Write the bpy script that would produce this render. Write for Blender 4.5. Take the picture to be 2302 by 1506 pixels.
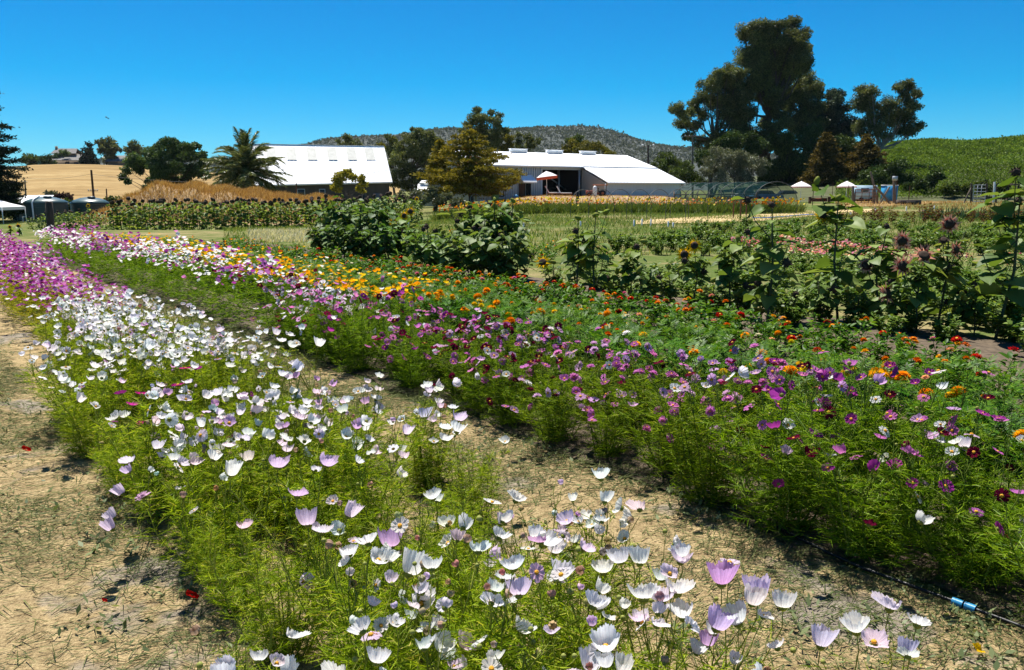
import bpy, math
import numpy as np
from mathutils import Vector, Matrix, Quaternion
rad = math.radians
for o in list(bpy.data.objects):
    bpy.data.objects.remove(o)
S = bpy.context.scene
C = S.collection
# ------------------------------------------------------------------ camera, sky, sun, exposure
EYE, FPX, CX, CY, PITCH = 1.65, 1790.0, 1151.0, 753.0, rad(10.4)
cam_data = bpy.data.cameras.new("camera")
cam_data.sensor_width = 36.0
cam_data.lens = FPX / 2302 * 36.0
cam_data.clip_start = 0.05
cam_data.clip_end = 9000
cam = bpy.data.objects.new("camera", cam_data)
cam.location = (0, 0, EYE)
cam.rotation_euler = (rad(90) - PITCH, 0, 0)
C.objects.link(cam)
S.camera = cam

SUN_EL, SUN_AZ = rad(66), rad(-22)          # azimuth from +Y towards +X
SUN_DIR = Vector((math.sin(SUN_AZ) * math.cos(SUN_EL), math.cos(SUN_AZ) * math.cos(SUN_EL), math.sin(SUN_EL)))
world = bpy.data.worlds.new("World")
S.world = world
world.use_nodes = True
wn, wl = world.node_tree.nodes, world.node_tree.links
bg = wn["Background"]
sky = wn.new("ShaderNodeTexSky")
sky.sky_type = 'NISHITA'
sky.sun_disc = False
sky.sun_elevation = SUN_EL
sky.sun_rotation = SUN_AZ
sky.altitude = 1200
sky.air_density = 1.0
sky.dust_density = 0.0
sky.ozone_density = 2.0
hsv = wn.new("ShaderNodeHueSaturation")
hsv.inputs['Hue'].default_value = 0.5
hsv.inputs['Saturation'].default_value = 1.25
hsv.inputs['Value'].default_value = 1.0
wl.new(sky.outputs[0], hsv.inputs['Color'])
tint = wn.new("ShaderNodeMix")
tint.data_type, tint.blend_type = 'RGBA', 'MULTIPLY'
tint.inputs[0].default_value = 1.0
tint.inputs[7].default_value = (.42, 1.0, 1.42, 1)
wl.new(hsv.outputs[0], tint.inputs[6])
subr = wn.new("ShaderNodeVectorMath"); subr.operation = 'SUBTRACT'; subr.inputs[1].default_value = (1.15, 0, 0)
flo = wn.new("ShaderNodeVectorMath"); flo.operation = 'MAXIMUM'; flo.inputs[1].default_value = (.02, .02, .02)
wl.new(tint.outputs[2], subr.inputs[0]); wl.new(subr.outputs[0], flo.inputs[0])
wl.new(flo.outputs[0], bg.inputs['Color'])
bg.inputs['Strength'].default_value = 0.043
sun_data = bpy.data.lights.new("sun", 'SUN')
sun_data.energy = 5.0
sun_data.angle = rad(0.53)
sun_data.color = (1.0, 0.955, 0.88)
sun = bpy.data.objects.new("sun", sun_data)
sun.rotation_euler = (-SUN_DIR).to_track_quat('-Z', 'Y').to_euler()
sun.location = (0, 0, 60)
C.objects.link(sun)
S.view_settings.view_transform = 'Standard'
S.view_settings.look = 'None'
S.view_settings.gamma = 1
S.view_settings.exposure = 0.95
S.cycles.max_bounces = 6
S.cycles.diffuse_bounces = 2
S.cycles.glossy_bounces = 2
S.cycles.transmission_bounces = 4
S.cycles.transparent_max_bounces = 8
S.cycles.caustics_reflective = False
S.cycles.caustics_refractive = False
S.cycles.use_adaptive_sampling = True
S.cycles.use_denoising = True

# ------------------------------------------------------------------ projecting the photograph's pixels into the place
SP, CP = math.sin(PITCH), math.cos(PITCH)
def ray(px, py):
    u, v = (px - CX) / FPX, (py - CY) / FPX
    return np.array((u, CP - v * SP, -(SP + v * CP)))
def PY(px, py, y):
    d = ray(px, py); t = y / d[1]
    return np.array((d[0] * t, y, EYE + d[2] * t))
def PZ(px, py, z=0.0):
    d = ray(px, py); t = (z - EYE) / d[2]
    return np.array((d[0] * t, d[1] * t, z))
def MPX(y):                                  # metres per photo pixel at distance y
    return y / FPX
def sstep(a, b, x):
    t = np.clip((x - a) / (b - a), 0, 1)
    return t * t * (3 - 2 * t)
def gz(x, y):                                # the field falls gently away to the left beyond the flower rows
    return -1.3 * sstep(28, 62, y) * sstep(4, -16, x)
def OS(o, s):                                # flower rows: o = across the rows, s = along them, away from the camera
    return np.array((o * .777 - s * .63, o * .63 + s * .777))
def PG(px, py):                              # ground under a pixel, following the fall of the field
    p = PZ(px, py, 0)
    for _ in range(12):
        p = PZ(px, py, float(gz(p[0], p[1])))
    return p

# ------------------------------------------------------------------ materials
def new_mat(name):
    m = bpy.data.materials.new(name); m.use_nodes = True
    nt = m.node_tree; nt.nodes.clear()
    return m, nt.nodes, nt.links, nt.nodes.new("ShaderNodeOutputMaterial")
def ramp(n, stops, interp='LINEAR'):
    r = n.new("ShaderNodeValToRGB"); r.color_ramp.interpolation = interp
    e = r.color_ramp.elements
    while len(e) < len(stops): e.new(0.5)
    for el, (p, c) in zip(e, stops):
        el.position = p; el.color = (*c, 1)
    return r
def noise(n, l, scale, detail=4, rough=.55, coord='Object', stretch=None, rot=0):
    t = n.new("ShaderNodeTexNoise"); t.inputs['Scale'].default_value = scale
    t.inputs['Detail'].default_value = detail; t.inputs['Roughness'].default_value = rough
    tc = n.new("ShaderNodeTexCoord"); src = tc.outputs[coord]
    if stretch:
        mp = n.new("ShaderNodeMapping"); mp.inputs['Scale'].default_value = stretch; mp.inputs['Rotation'].default_value = (0, 0, rot)
        l.new(src, mp.inputs[0]); src = mp.outputs[0]
    l.new(src, t.inputs['Vector'])
    return t
def mixc(n, l, fac, a, b, mode='MIX'):
    m = n.new("ShaderNodeMix"); m.data_type = 'RGBA'; m.blend_type = mode
    for sock, v in ((0, fac), (6, a), (7, b)):
        if isinstance(v, (int, float)): m.inputs[sock].default_value = v
        elif isinstance(v, tuple): m.inputs[sock].default_value = (*v, 1)
        else: l.new(v, m.inputs[sock])
    return m.outputs[2]
def leaf_mat(name, stops, trans=.35, gloss=.05, rough=.45, tcol=(1.25, 1.15, .55), tint=False, grime=0):
    m, n, l, out = new_mat(name)
    g = n.new("ShaderNodeNewGeometry")
    r = ramp(n, stops); l.new(g.outputs['Random Per Island'], r.inputs[0])
    col = r.outputs[0]
    if tint:
        oi = n.new("ShaderNodeObjectInfo"); col = mixc(n, l, 1.0, col, oi.outputs['Color'], 'MULTIPLY')
    if grime:  # patches of lighter and darker tone across the foliage
        t = noise(n, l, grime, 3); rr = ramp(n, [(.35, (.55, .55, .5)), (.65, (1.25, 1.2, 1.1))]); l.new(t.outputs[0], rr.inputs[0])
        col = mixc(n, l, 1.0, col, rr.outputs[0], 'MULTIPLY')
    d = n.new("ShaderNodeBsdfDiffuse"); l.new(col, d.inputs[0])
    t = n.new("ShaderNodeBsdfTranslucent"); l.new(mixc(n, l, 1.0, col, tcol, 'MULTIPLY'), t.inputs[0])
    mx = n.new("ShaderNodeMixShader"); mx.inputs[0].default_value = trans
    l.new(d.outputs[0], mx.inputs[1]); l.new(t.outputs[0], mx.inputs[2])
    last = mx
    gloss *= .35
    if gloss > .004:
        gl = n.new("ShaderNodeBsdfGlossy"); gl.inputs['Roughness'].default_value = rough
        m2 = n.new("ShaderNodeMixShader"); m2.inputs[0].default_value = gloss
        l.new(mx.outputs[0], m2.inputs[1]); l.new(gl.outputs[0], m2.inputs[2]); last = m2
    l.new(last.outputs[0], out.inputs[0])
    return m
def petal_mat(name, trans=.42, stops=None, veins=True):
    """petals take the object's own colour; with stops, each flower of a mass picks its own"""
    m, n, l, out = new_mat(name)
    oi = n.new("ShaderNodeObjectInfo"); col = oi.outputs['Color']
    g = n.new("ShaderNodeNewGeometry")
    if stops:
        r = ramp(n, stops, 'CONSTANT'); l.new(g.outputs['Random Per Island'], r.inputs[0])
        col = r.outputs[0]
    elif veins:
        t = noise(n, l, 70, 3); rr = ramp(n, [(.3, (.84, .82, .84)), (.65, (1.04, 1.04, 1.04))]); l.new(t.outputs[0], rr.inputs[0])
        col = mixc(n, l, 1.0, col, rr.outputs[0], 'MULTIPLY')
        tc = n.new("ShaderNodeTexCoord"); sx = n.new("ShaderNodeSeparateXYZ"); l.new(tc.outputs['Object'], sx.inputs[0])      # pleats run from the centre to the edge
        at2 = n.new("ShaderNodeMath"); at2.operation = 'ARCTAN2'; l.new(sx.outputs[1], at2.inputs[0]); l.new(sx.outputs[0], at2.inputs[1])
        cb = n.new("ShaderNodeCombineXYZ"); l.new(at2.outputs[0], cb.inputs[0])
        vn = n.new("ShaderNodeTexNoise"); vn.inputs['Scale'].default_value = 7.5; vn.inputs['Detail'].default_value = 3; l.new(cb.outputs[0], vn.inputs['Vector'])
        vr = ramp(n, [(.36, (.74, .72, .76)), (.56, (1.02, 1.02, 1.02))]); l.new(vn.outputs[0], vr.inputs[0])
        col = mixc(n, l, 1.0, col, vr.outputs[0], 'MULTIPLY')
    d = n.new("ShaderNodeBsdfDiffuse"); l.new(col, d.inputs[0])
    t = n.new("ShaderNodeBsdfTranslucent"); l.new(col, t.inputs[0])
    if veins and not stops:
        bp = n.new("ShaderNodeBump"); bp.inputs['Strength'].default_value = .5; bp.inputs['Distance'].default_value = .002; l.new(vn.outputs[0], bp.inputs['Height']); l.new(bp.outputs[0], d.inputs['Normal']); l.new(bp.outputs[0], t.inputs['Normal'])
    mx = n.new("ShaderNodeMixShader"); mx.inputs[0].default_value = trans
    l.new(d.outputs[0], mx.inputs[1]); l.new(t.outputs[0], mx.inputs[2]); l.new(mx.outputs[0], out.inputs[0])
    return m
def solid(name, col, rough=.7, var=.25, scale=3, metal=0, bump=0, stretch=None, spec=.3, col2=None):
    m, n, l, out = new_mat(name)
    b = n.new("ShaderNodeBsdfPrincipled"); b.inputs['Roughness'].default_value = rough; b.inputs['Metallic'].default_value = metal
    b.inputs['Specular IOR Level'].default_value = spec
    t = noise(n, l, scale, 5, .6, 'Object', stretch)
    c2 = col2 or tuple(x * (1 - var) for x in col); c1 = col if col2 else tuple(min(1, x * (1 + var * .4)) for x in col)
    r = ramp(n, [(.3, c2), (.7, c1)]); l.new(t.outputs[0], r.inputs[0]); l.new(r.outputs[0], b.inputs['Base Color'])
    if bump:
        bp = n.new("ShaderNodeBump"); bp.inputs['Strength'].default_value = bump; bp.inputs['Distance'].default_value = .02
        l.new(t.outputs[0], bp.inputs['Height']); l.new(bp.outputs[0], b.inputs['Normal'])
    l.new(b.outputs[0], out.inputs[0])
    return m

# ------------------------------------------------------------------ mesh builder
def unit(a):
    a = np.asarray(a, float)
    return a / np.maximum(np.linalg.norm(a, axis=-1, keepdims=True), 1e-9)
class MB:
    def __init__(s): s.v, s.f, s.n = [], [], 0
    def add(s, V, F, m=0):
        V = np.asarray(V, float).reshape(-1, 3)
        s.v.append(V); s.f.append((np.asarray(F, int) + s.n, m)); s.n += len(V)
    def box(s, c, d, rz=0, m=0):
        x, y, z = np.asarray(d, float) / 2
        V = np.array([(-x, -y, -z), (x, -y, -z), (x, y, -z), (-x, y, -z), (-x, -y, z), (x, -y, z), (x, y, z), (-x, y, z)])
        if rz:
            c_, s_ = math.cos(rz), math.sin(rz); V = V @ np.array([[c_, s_, 0], [-s_, c_, 0], [0, 0, 1]])
        s.add(V + np.asarray(c, float), BOXF, m)
    def bar(s, a, b, w, h=None, m=0, up=(0, 0, 1)):
        a, b = np.asarray(a, float), np.asarray(b, float); h = h or w
        t = unit(b - a); r = np.cross(t, up)
        if np.linalg.norm(r) < 1e-4: r = np.cross(t, (0, 1, 0))
        r = unit(r); u = np.cross(r, t)
        q = [-r * w / 2 - u * h / 2, r * w / 2 - u * h / 2, r * w / 2 + u * h / 2, -r * w / 2 + u * h / 2]
        s.add([a + k for k in q] + [b + k for k in q], BARF, m)
    def prism(s, ring0, ring1, m=0, caps=True):          # two matching outlines joined
        k = len(ring0)
        s.add(list(ring0) + list(ring1), [(i, (i + 1) % k, k + (i + 1) % k, k + i) for i in range(k)], m)
        if caps:
            for ring, rev in ((ring0, True), (ring1, False)):
                idx = list(range(k)); s.add(ring, [idx[::-1] if rev else idx], m)
    def tube(s, pts, rads, k=6, m=0, cap=True):
        pts = np.asarray(pts, float); nn = len(pts)
        if np.isscalar(rads): rads = [rads] * nn
        tan = unit(np.gradient(pts, axis=0)); ref = np.array((.3, .9, .1)); ref = unit(ref)
        a = np.arange(k) * 2 * np.pi / k; V = []
        for p, t, r in zip(pts, tan, rads):
            x = np.cross(t, ref)
            if np.linalg.norm(x) < .05: x = np.cross(t, (1, 0, 0))
            x = unit(x); y = np.cross(t, x)
            V.append(p + r * (np.outer(np.cos(a), x) + np.outer(np.sin(a), y)))
        i = np.arange(nn - 1)[:, None] * k; j = np.arange(k)[None]; j2 = (j + 1) % k
        F = np.stack([i + j, i + j2, i + k + j2, i + k + j], -1).reshape(-1, 4)
        s.add(np.concatenate(V), F, m)
        if cap:
            s.add(V[-1], [list(range(k))], m)
    def strips(s, A, B, w0, w1, rng, m=0):               # thin blades from A to B
        A, B = np.asarray(A, float), np.asarray(B, float); N = len(A)
        t = unit(B - A); r = unit(np.cross(t, rng.normal(size=(N, 3))))
        w0 = np.broadcast_to(np.asarray(w0, float), (N,))[:, None] / 2; w1 = np.broadcast_to(np.asarray(w1, float), (N,))[:, None] / 2
        V = np.stack([A - r * w0, A + r * w0, B + r * w1, B - r * w1], 1).reshape(-1, 3)
        s.add(V, np.arange(4 * N).reshape(N, 4), m)
    def bent(s, A, D, L, droop, w, rng, m=0, segs=2, flat=False):    # blades that bend over; one island each
        A, D = np.asarray(A, float), unit(D); N = len(A)
        L = np.broadcast_to(np.asarray(L, float), (N,))[:, None]; w = np.broadcast_to(np.asarray(w, float), (N,))[:, None]
        side = unit(np.cross(D, rng.normal(size=(N, 3)) * (.22 if flat else 1) + ((0, 0, 1) if flat else (0, 0, 0))))
        rows = []
        for q in range(segs + 1):
            t = q / segs
            p = A + D * L * t + np.array((0, 0, -1)) * L * droop * t * t
            ww = w * (1 - t * .85) / 2
            rows += [p - side * ww, p + side * ww]
        V = np.stack(rows, 1).reshape(-1, 3); k = 2 * (segs + 1)
        b = np.arange(N)[:, None, None] * k; q = np.arange(segs)[None, :, None] * 2
        F = (b + q + np.array([0, 1, 3, 2])[None, None]).reshape(-1, 4)
        s.add(V, F, m)
    def cards(s, P, U, W, m=0):                          # leaf-shaped rhombs: base P, length U, half-width W
        P, U, W = (np.asarray(a, float) for a in (P, U, W)); N = len(P)
        V = np.stack([P, P + U * .45 + W, P + U, P + U * .45 - W], 1).reshape(-1, 3)
        s.add(V, np.arange(4 * N).reshape(N, 4), m)
    def folded(s, P, U, W, Nn, fold=.35, m=0):           # broad leaves folded along the rib, tip drooping
        P, U, W, Nn = (np.asarray(a, float) for a in (P, U, W, Nn)); k = len(P)
        pts = [P, P + U * .28 + W + Nn * fold, P + U * .7 + W * .72 + Nn * fold * .3, P + U - Nn * fold * 1.1, P + U * .7 - W * .72 + Nn * fold * .3, P + U * .28 - W + Nn * fold, P + U * .5]
        V = np.stack(pts, 1).reshape(-1, 3); b = np.arange(k)[:, None, None] * 7
        F = (b + np.array([[0, 6, 1, 1], [1, 6, 2, 2], [2, 6, 3, 3], [3, 6, 4, 4], [4, 6, 5, 5], [5, 6, 0, 0]])[None]).reshape(-1, 4)[:, :3]
        s.add(V, F, m)
    def lathe(s, prof, k=16, m=0, M=None, cap=False):
        a = np.arange(k) * 2 * np.pi / k
        V = np.concatenate([np.stack([r * np.cos(a), r * np.sin(a), np.full(k, z)], 1) for r, z in prof])
        if M is not None: V = V @ M[:3, :3].T + M[:3, 3]
        nn = len(prof); i = np.arange(nn - 1)[:, None] * k; j = np.arange(k)[None]; j2 = (j + 1) % k
        s.add(V, np.stack([i + j, i + j2, i + k + j2, i + k + j], -1).reshape(-1, 4), m)
        if cap: s.add(V[-k:], [list(range(k))], m)
    def merge(s, other, M, m=None):
        for (F, mm), V in zip(other.f, other.v): pass
        V = np.concatenate(other.v) @ M[:3, :3].T + M[:3, 3]
        base = s.n; s.v.append(V); s.n += len(V)
        for F, mm in other.f: s.f.append((F + base, mm if m is None else m))
    def mesh(s, name, mats, smooth=False):
        me = bpy.data.meshes.new(name)
        V = np.concatenate(s.v); me.vertices.add(len(V)); me.vertices.foreach_set("co", V.astype(np.float32).ravel())
        loops = np.concatenate([f.ravel() for f, _ in s.f]); tot = np.concatenate([np.full(len(f), f.shape[1]) for f, _ in s.f])
        mi = np.concatenate([np.full(len(f), m) for f, m in s.f])
        me.loops.add(len(loops)); me.loops.foreach_set("vertex_index", loops.astype(np.int32))
        me.polygons.add(len(tot)); me.polygons.foreach_set("loop_start", (np.cumsum(tot) - tot).astype(np.int32))
        me.polygons.foreach_set("material_index", mi.astype(np.int32))
        if smooth: me.polygons.foreach_set("use_smooth", np.ones(len(tot), bool))
        for m in (mats if isinstance(mats, (list, tuple)) else [mats]): me.materials.append(m)
        me.update(calc_edges=True); me.validate()
        return me
    def build(s, name, mats, parent=None, smooth=False):
        return obj(name, s.mesh(name, mats, smooth), parent)
BOXF = [(0, 3, 2, 1), (4, 5, 6, 7), (0, 1, 5, 4), (1, 2, 6, 5), (2, 3, 7, 6), (3, 0, 4, 7)]
BARF = [(0, 3, 2, 1), (4, 5, 6, 7), (0, 1, 5, 4), (1, 2, 6, 5), (2, 3, 7, 6), (3, 0, 4, 7)]
def obj(name, me, parent=None, loc=None, quat=None, scale=None, color=None):
    o = bpy.data.objects.new(name, me); C.objects.link(o)
    if parent is not None: o.parent = parent
    if loc is not None: o.location = loc
    if quat is not None: o.rotation_mode = 'QUATERNION'; o.rotation_quaternion = quat
    if scale is not None: o.scale = (scale,) * 3 if np.isscalar(scale) else scale
    if color is not None: o.color = (*color, 1)
    return o
def tag(o, label, cat, group=None):
    o['label'] = label; o['category'] = cat
    if group: o['group'] = group
    return o
def thing(name, label, cat, loc=(0, 0, 0), rz=0, group=None, scale=1):
    o = bpy.data.objects.new(name, None); C.objects.link(o)
    o.location = [float(v) for v in loc]; o.rotation_euler = (0, 0, rz); o.scale = (scale,) * 3
    o.empty_display_size = .1
    return tag(o, label, cat, group)
def kind(o, k, label=None):
    o['kind'] = k
    if label: o['label'] = label
    return o
def ordn(i):
    return f"{i}{'th' if 10 <= i % 100 <= 20 else {1: 'st', 2: 'nd', 3: 'rd'}.get(i % 10, 'th')}"
def quat_to(d, roll=0.0):
    return Vector(d).to_track_quat('Z', 'Y') @ Quaternion((0, 0, 1), roll)
R0 = np.random.default_rng
# ------------------------------------------------------------------ ground and terrain
def ground_mat():
    m, n, l, out = new_mat("field_earth")
    b = n.new("ShaderNodeBsdfDiffuse")
    big = noise(n, l, .12, 4); mid = noise(n, l, 1.3, 5, .65); fine = noise(n, l, 22, 4, .7)
    green = ramp(n, [(.3, (.045, .075, .02)), (.7, (.12, .15, .045))]); l.new(fine.outputs[0], green.inputs[0])
    dry = ramp(n, [(.3, (.16, .125, .06)), (.7, (.34, .27, .14))]); l.new(fine.outputs[0], dry.inputs[0])
    k = n.new("ShaderNodeMath"); k.operation = 'ADD'; l.new(big.outputs[0], k.inputs[0]); l.new(mid.outputs[0], k.inputs[1])
    kr = ramp(n, [(.47, (0, 0, 0)), (.62, (1, 1, 1))])
    h = n.new("ShaderNodeMath"); h.operation = 'MULTIPLY'; h.inputs[1].default_value = .5; l.new(k.outputs[0], h.inputs[0]); l.new(h.outputs[0], kr.inputs[0])
    l.new(mixc(n, l, kr.outputs[0], green.outputs[0], dry.outputs[0]), b.inputs[0]); l.new(b.outputs[0], out.inputs[0])
    return m
def straw_mat(name, dirt=.5, tone=1.0):
    m, n, l, out = new_mat(name)
    b = n.new("ShaderNodeBsdfDiffuse")
    st = noise(n, l, 150, 4, .8, stretch=(1, .3, 1), rot=.6); st2 = noise(n, l, 120, 4, .8, stretch=(.3, 1, 1), rot=.2); cl = noise(n, l, 9, 5, .7)
    mid = noise(n, l, 1.1, 5, .6); spot = noise(n, l, 3.7, 5, .65)
    s = ramp(n, [(.38, (.07 * tone, .048 * tone, .025 * tone)), (.55, (.36 * tone, .27 * tone, .145 * tone)), (.75, (.56 * tone, .44 * tone, .25 * tone))])  # darkest stop paints brownish shadow between the strands into the colour
    av = n.new("ShaderNodeMath"); av.operation = 'MAXIMUM'; l.new(st.outputs[0], av.inputs[0]); l.new(st2.outputs[0], av.inputs[1]); l.new(av.outputs[0], s.inputs[0])
    d = ramp(n, [(.3, (.17, .145, .115)), (.7, (.33, .285, .23))]); l.new(st.outputs[0], d.inputs[0])
    f = ramp(n, [(dirt, (0, 0, 0)), (dirt + .06, (1, 1, 1))]); l.new(mid.outputs[0], f.inputs[0])
    c = mixc(n, l, f.outputs[0], s.outputs[0], d.outputs[0]); cr = ramp(n, [(.30, (.68, .66, .62)), (.6, (1.25, 1.25, 1.22))]); l.new(cl.outputs[0], cr.inputs[0]); c = mixc(n, l, 1.0, c, cr.outputs[0], 'MULTIPLY')
    g = ramp(n, [(.60, (0, 0, 0)), (.70, (.35, .35, .35))]); l.new(spot.outputs[0], g.inputs[0])
    c = mixc(n, l, g.outputs[0], c, (.22, .22, .11))
    bp = n.new("ShaderNodeBump"); bp.inputs['Strength'].default_value = .9; bp.inputs['Distance'].default_value = .015; l.new(av.outputs[0], bp.inputs['Height'])
    l.new(bp.outputs[0], b.inputs['Normal']); l.new(c, b.inputs[0]); l.new(b.outputs[0], out.inputs[0])
    return m
M_ground, M_straw, M_straw_far = ground_mat(), straw_mat("straw_litter", .55, 1.0), straw_mat("pale_straw", .9, 1.35)
M_soil = solid("bed_soil", (.115, .085, .055), .95, .6, 14, bump=.8)

def sheet(name, xs, ys, zf, mat, lift=0.0, smooth=True):
    X, Y = np.meshgrid(xs, ys); Z = zf(X, Y) + lift
    b = MB(); nx, ny = len(xs), len(ys)
    i = (np.arange(ny - 1)[:, None] * nx + np.arange(nx - 1)[None]).ravel()
    b.add(np.stack([X, Y, Z], -1).reshape(-1, 3), np.stack([i, i + 1, i + nx + 1, i + nx], -1))
    return kind(b.build(name, mat, smooth=smooth), 'structure')
xs = np.concatenate([[-5000, -2000, -700, -250, -130], np.arange(-90, 91, 3.0), [130, 250, 700, 2000, 5000]])
ys = np.concatenate([[-60, -20, -5], np.arange(0, 130, 3.0), [150, 200, 300, 600, 1500, 6000]])
sheet("ground", xs, ys, gz, M_ground)

def os_sheet(name, olo, ohi, s0, s1, mat, lift, ns=60, no=8, wob=0.0, seed=1, nz=0.0):
    r = R0(seed); b = MB(); V = []
    for i in range(ns + 1):
        s = s0 + (s1 - s0) * i / ns; w0, w1 = r.normal(size=2) * wob
        for j in range(no + 1):
            p = OS(olo + w0 + (ohi + w1 - olo - w0) * j / no, s)
            V.append((p[0], p[1], float(gz(p[0], p[1])) + lift + (r.random() * nz if 0 < j < no else 0)))
    i = (np.arange(ns)[:, None] * (no + 1) + np.arange(no)[None]).ravel()
    b.add(V, np.stack([i, i + no + 1, i + no + 2, i + 1], -1))
    return kind(b.build(name, mat, smooth=True), 'structure')
os_sheet("straw_path", -9, 3.25, -4, 25, M_straw, .004, 90, 40, .05, 2, .018)
os_sheet("bed_soil", 3.32, 9.6, -4, 25, M_soil, .012, 60, 30, .06, 3, .03)

def hill(name, prof, yr, yb, zb, mat, yback=1.5, bump=0.0, seed=1, n_y=26, step=12, power=.8, bscale=.03):
    """terrain whose skyline at distance yr follows the listed pixels; foot at distance yb"""
    r = R0(seed); px = np.arange(prof[0][0], prof[-1][0] + step, step); py = np.interp(px, [p[0] for p in prof], [p[1] for p in prof])
    ph = r.random((6, 3)) * 9
    V = []
    tt = np.concatenate([np.linspace(0, 1, n_y), [1.1, 1.25, yback]])
    for t in tt:
        y = yb + (yr - yb) * t
        for x, p in zip(px, py):
            top = PY(x, p, yr); wx = (x - CX) / FPX * y / CP
            if t <= 1: z = zb + (top[2] - zb) * math.sin(t * math.pi / 2) ** (1 / power if power else 1)
            else: z = top[2] - (top[2] - zb) * min(1, (t - 1) * 1.2) ** 1.5
            nzv = sum(math.sin((wx * math.cos(a) + y * math.sin(a)) * bscale * (1 + .7 * k) + b_) / (1 + k) for k, (a, b_, _) in enumerate(ph))
            V.append((wx, y, z + bump * nzv * max(0, t) * (1 if t < .95 else .3)))
    b = MB(); nx = len(px); ny = len(tt)
    i = (np.arange(ny - 1)[:, None] * nx + np.arange(nx - 1)[None]).ravel()
    b.add(V, np.stack([i, i + 1, i + nx + 1, i + nx], -1))
    o = kind(b.build(name, mat, smooth=True), 'structure')
    G = np.array(V).reshape(ny, nx, 3)
    return o, G
def gold_mat():
    m, n, l, out = new_mat("golden_grass_slope")
    b = n.new("ShaderNodeBsdfDiffuse")
    a = noise(n, l, .11, 6, .7, stretch=(.25, 1, 2.2)); c = noise(n, l, .9, 5, .7, stretch=(.4, 1, 1))
    r = ramp(n, [(.3, (.19, .125, .058)), (.5, (.31, .215, .10)), (.72, (.40, .30, .15))]); l.new(a.outputs[0], r.inputs[0])
    r2 = ramp(n, [(.3, (.72, .72, .7)), (.7, (1.1, 1.1, 1.1))]); l.new(c.outputs[0], r2.inputs[0])
    l.new(mixc(n, l, 1.0, r.outputs[0], r2.outputs[0], 'MULTIPLY'), b.inputs[0]); l.new(b.outputs[0], out.inputs[0])
    return m
M_gold = gold_mat()
M_scrub = solid("mountain_scrub", (.052, .058, .046), .95, .5, .006, col2=(.040, .050, .042))
golden, GG = hill("golden_hill", [(-700, 440), (-300, 415), (-60, 400), (20, 391), (70, 380), (110, 373), (180, 371), (250, 372), (300, 374), (380, 380), (450, 386), (560, 394), (700, 408), (900, 420)], 300, 150, -1.2, M_gold, bump=.25, seed=4)
mountain, GM = hill("mountain", [(-600, 405), (300, 372), (440, 364), (520, 362), (640, 350), (700, 337), (760, 328), (860, 314), (930, 304), (1010, 295), (1100, 295), (1190, 293), (1290, 291), (1330, 294), (1370, 305), (1410, 321), (1450, 331), (1500, 334), (1560, 332), (1620, 340), (1800, 352), (2050, 335), (2110, 324), (2170, 317), (2230, 320), (2400, 330), (3000, 390)], 1500, 900, 0, M_scrub, bump=6, seed=6, n_y=40, step=8, bscale=.009)
M_vine_soil = solid("vineyard_earth", (.075, .085, .03), .95, .4, .4)
vine_hill, GV = hill("vineyard_hill", [(1600, 412), (1760, 384), (1880, 352), (1980, 332), (2050, 327), (2130, 331), (2200, 325), (2302, 315), (2500, 299), (3000, 306), (3400, 384)], 260, 105, .0, M_vine_soil, bump=.15, seed=8, power=1.0)

def mound(name, x0, x1, y0, y1, h, mat, skew=.35, seed=1, slump=0.0):
    r = R0(seed); ph = r.random(8) * 6
    xs, ys = np.linspace(x0, x1, 60), np.linspace(y0, y1, 24)
    def zf(X, Y):
        ex = sstep(x0, x0 + (x1 - x0) * skew, X) * (1 - sstep(x1 - (x1 - x0) * .22, x1, X)); t = (Y - y0) / (y1 - y0)
        tx = (X - x0) / (x1 - x0); ex = ex * (1 - slump * sstep(.42, .66, tx)); ey = sstep(0, .3, t) * (1 - sstep(.8, 1, t))
        return gz(X, Y) - .06 + h * ex * ey * (1 + .07 * np.sin(X * .9 + ph[0]) + .06 * np.sin(X * 2.1 + Y * .7 + ph[1]))
    o = sheet(name, xs, ys, zf, mat)
    return o, zf
M_mound = solid("dry_mound", (.36, .24, .12), .95, .45, .8, col2=(.19, .13, .06))
mA = PY(300, 425, 78)[0]; mB_ = PY(790, 425, 78)[0]
mound_a, zA = mound("dry_grass_mound", mA - 3, mB_ + 1.5, 66, 88, 3.05, M_mound, .30, 5, .30)
mC, mD = PY(1080, 425, 90)[0], PY(1600, 425, 90)[0]
mound_b, zB = mound("barn_mound", mC, mD, 76, 128, .85, M_mound, .2, 7)
# straw strip crossing the far field, and the worn track by the gates
def px_sheet(name, pts, mat, lift):
    P = [PG(*p) for p in pts]; k = len(P) // 2; b = MB()
    A, B = P[:k], P[k:][::-1]; V = []
    for a, c in zip(A, B):
        for t in np.linspace(0, 1, 5): V.append(a + (c - a) * t)
    V = np.array(V); V[:, 2] += lift; i = (np.arange(k - 1)[:, None] * 5 + np.arange(4)[None]).ravel()
    b.add(V, np.stack([i, i + 5, i + 6, i + 1], -1))
    return kind(b.build(name, mat, smooth=True), 'structure')
px_sheet("straw_track", [(1430, 505), (1520, 503), (1620, 501), (1720, 497), (1820, 487), (1960, 478), (1960, 470), (1820, 477), (1740, 481), (1640, 484), (1540, 490), (1430, 497)], M_straw_far, .03)
px_sheet("dry_paddock", [(1900, 466), (2000, 463), (2120, 456), (2300, 452), (2600, 455), (2600, 438), (2300, 438), (2120, 437), (2000, 438), (1900, 440)], M_gold, .03)

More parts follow.
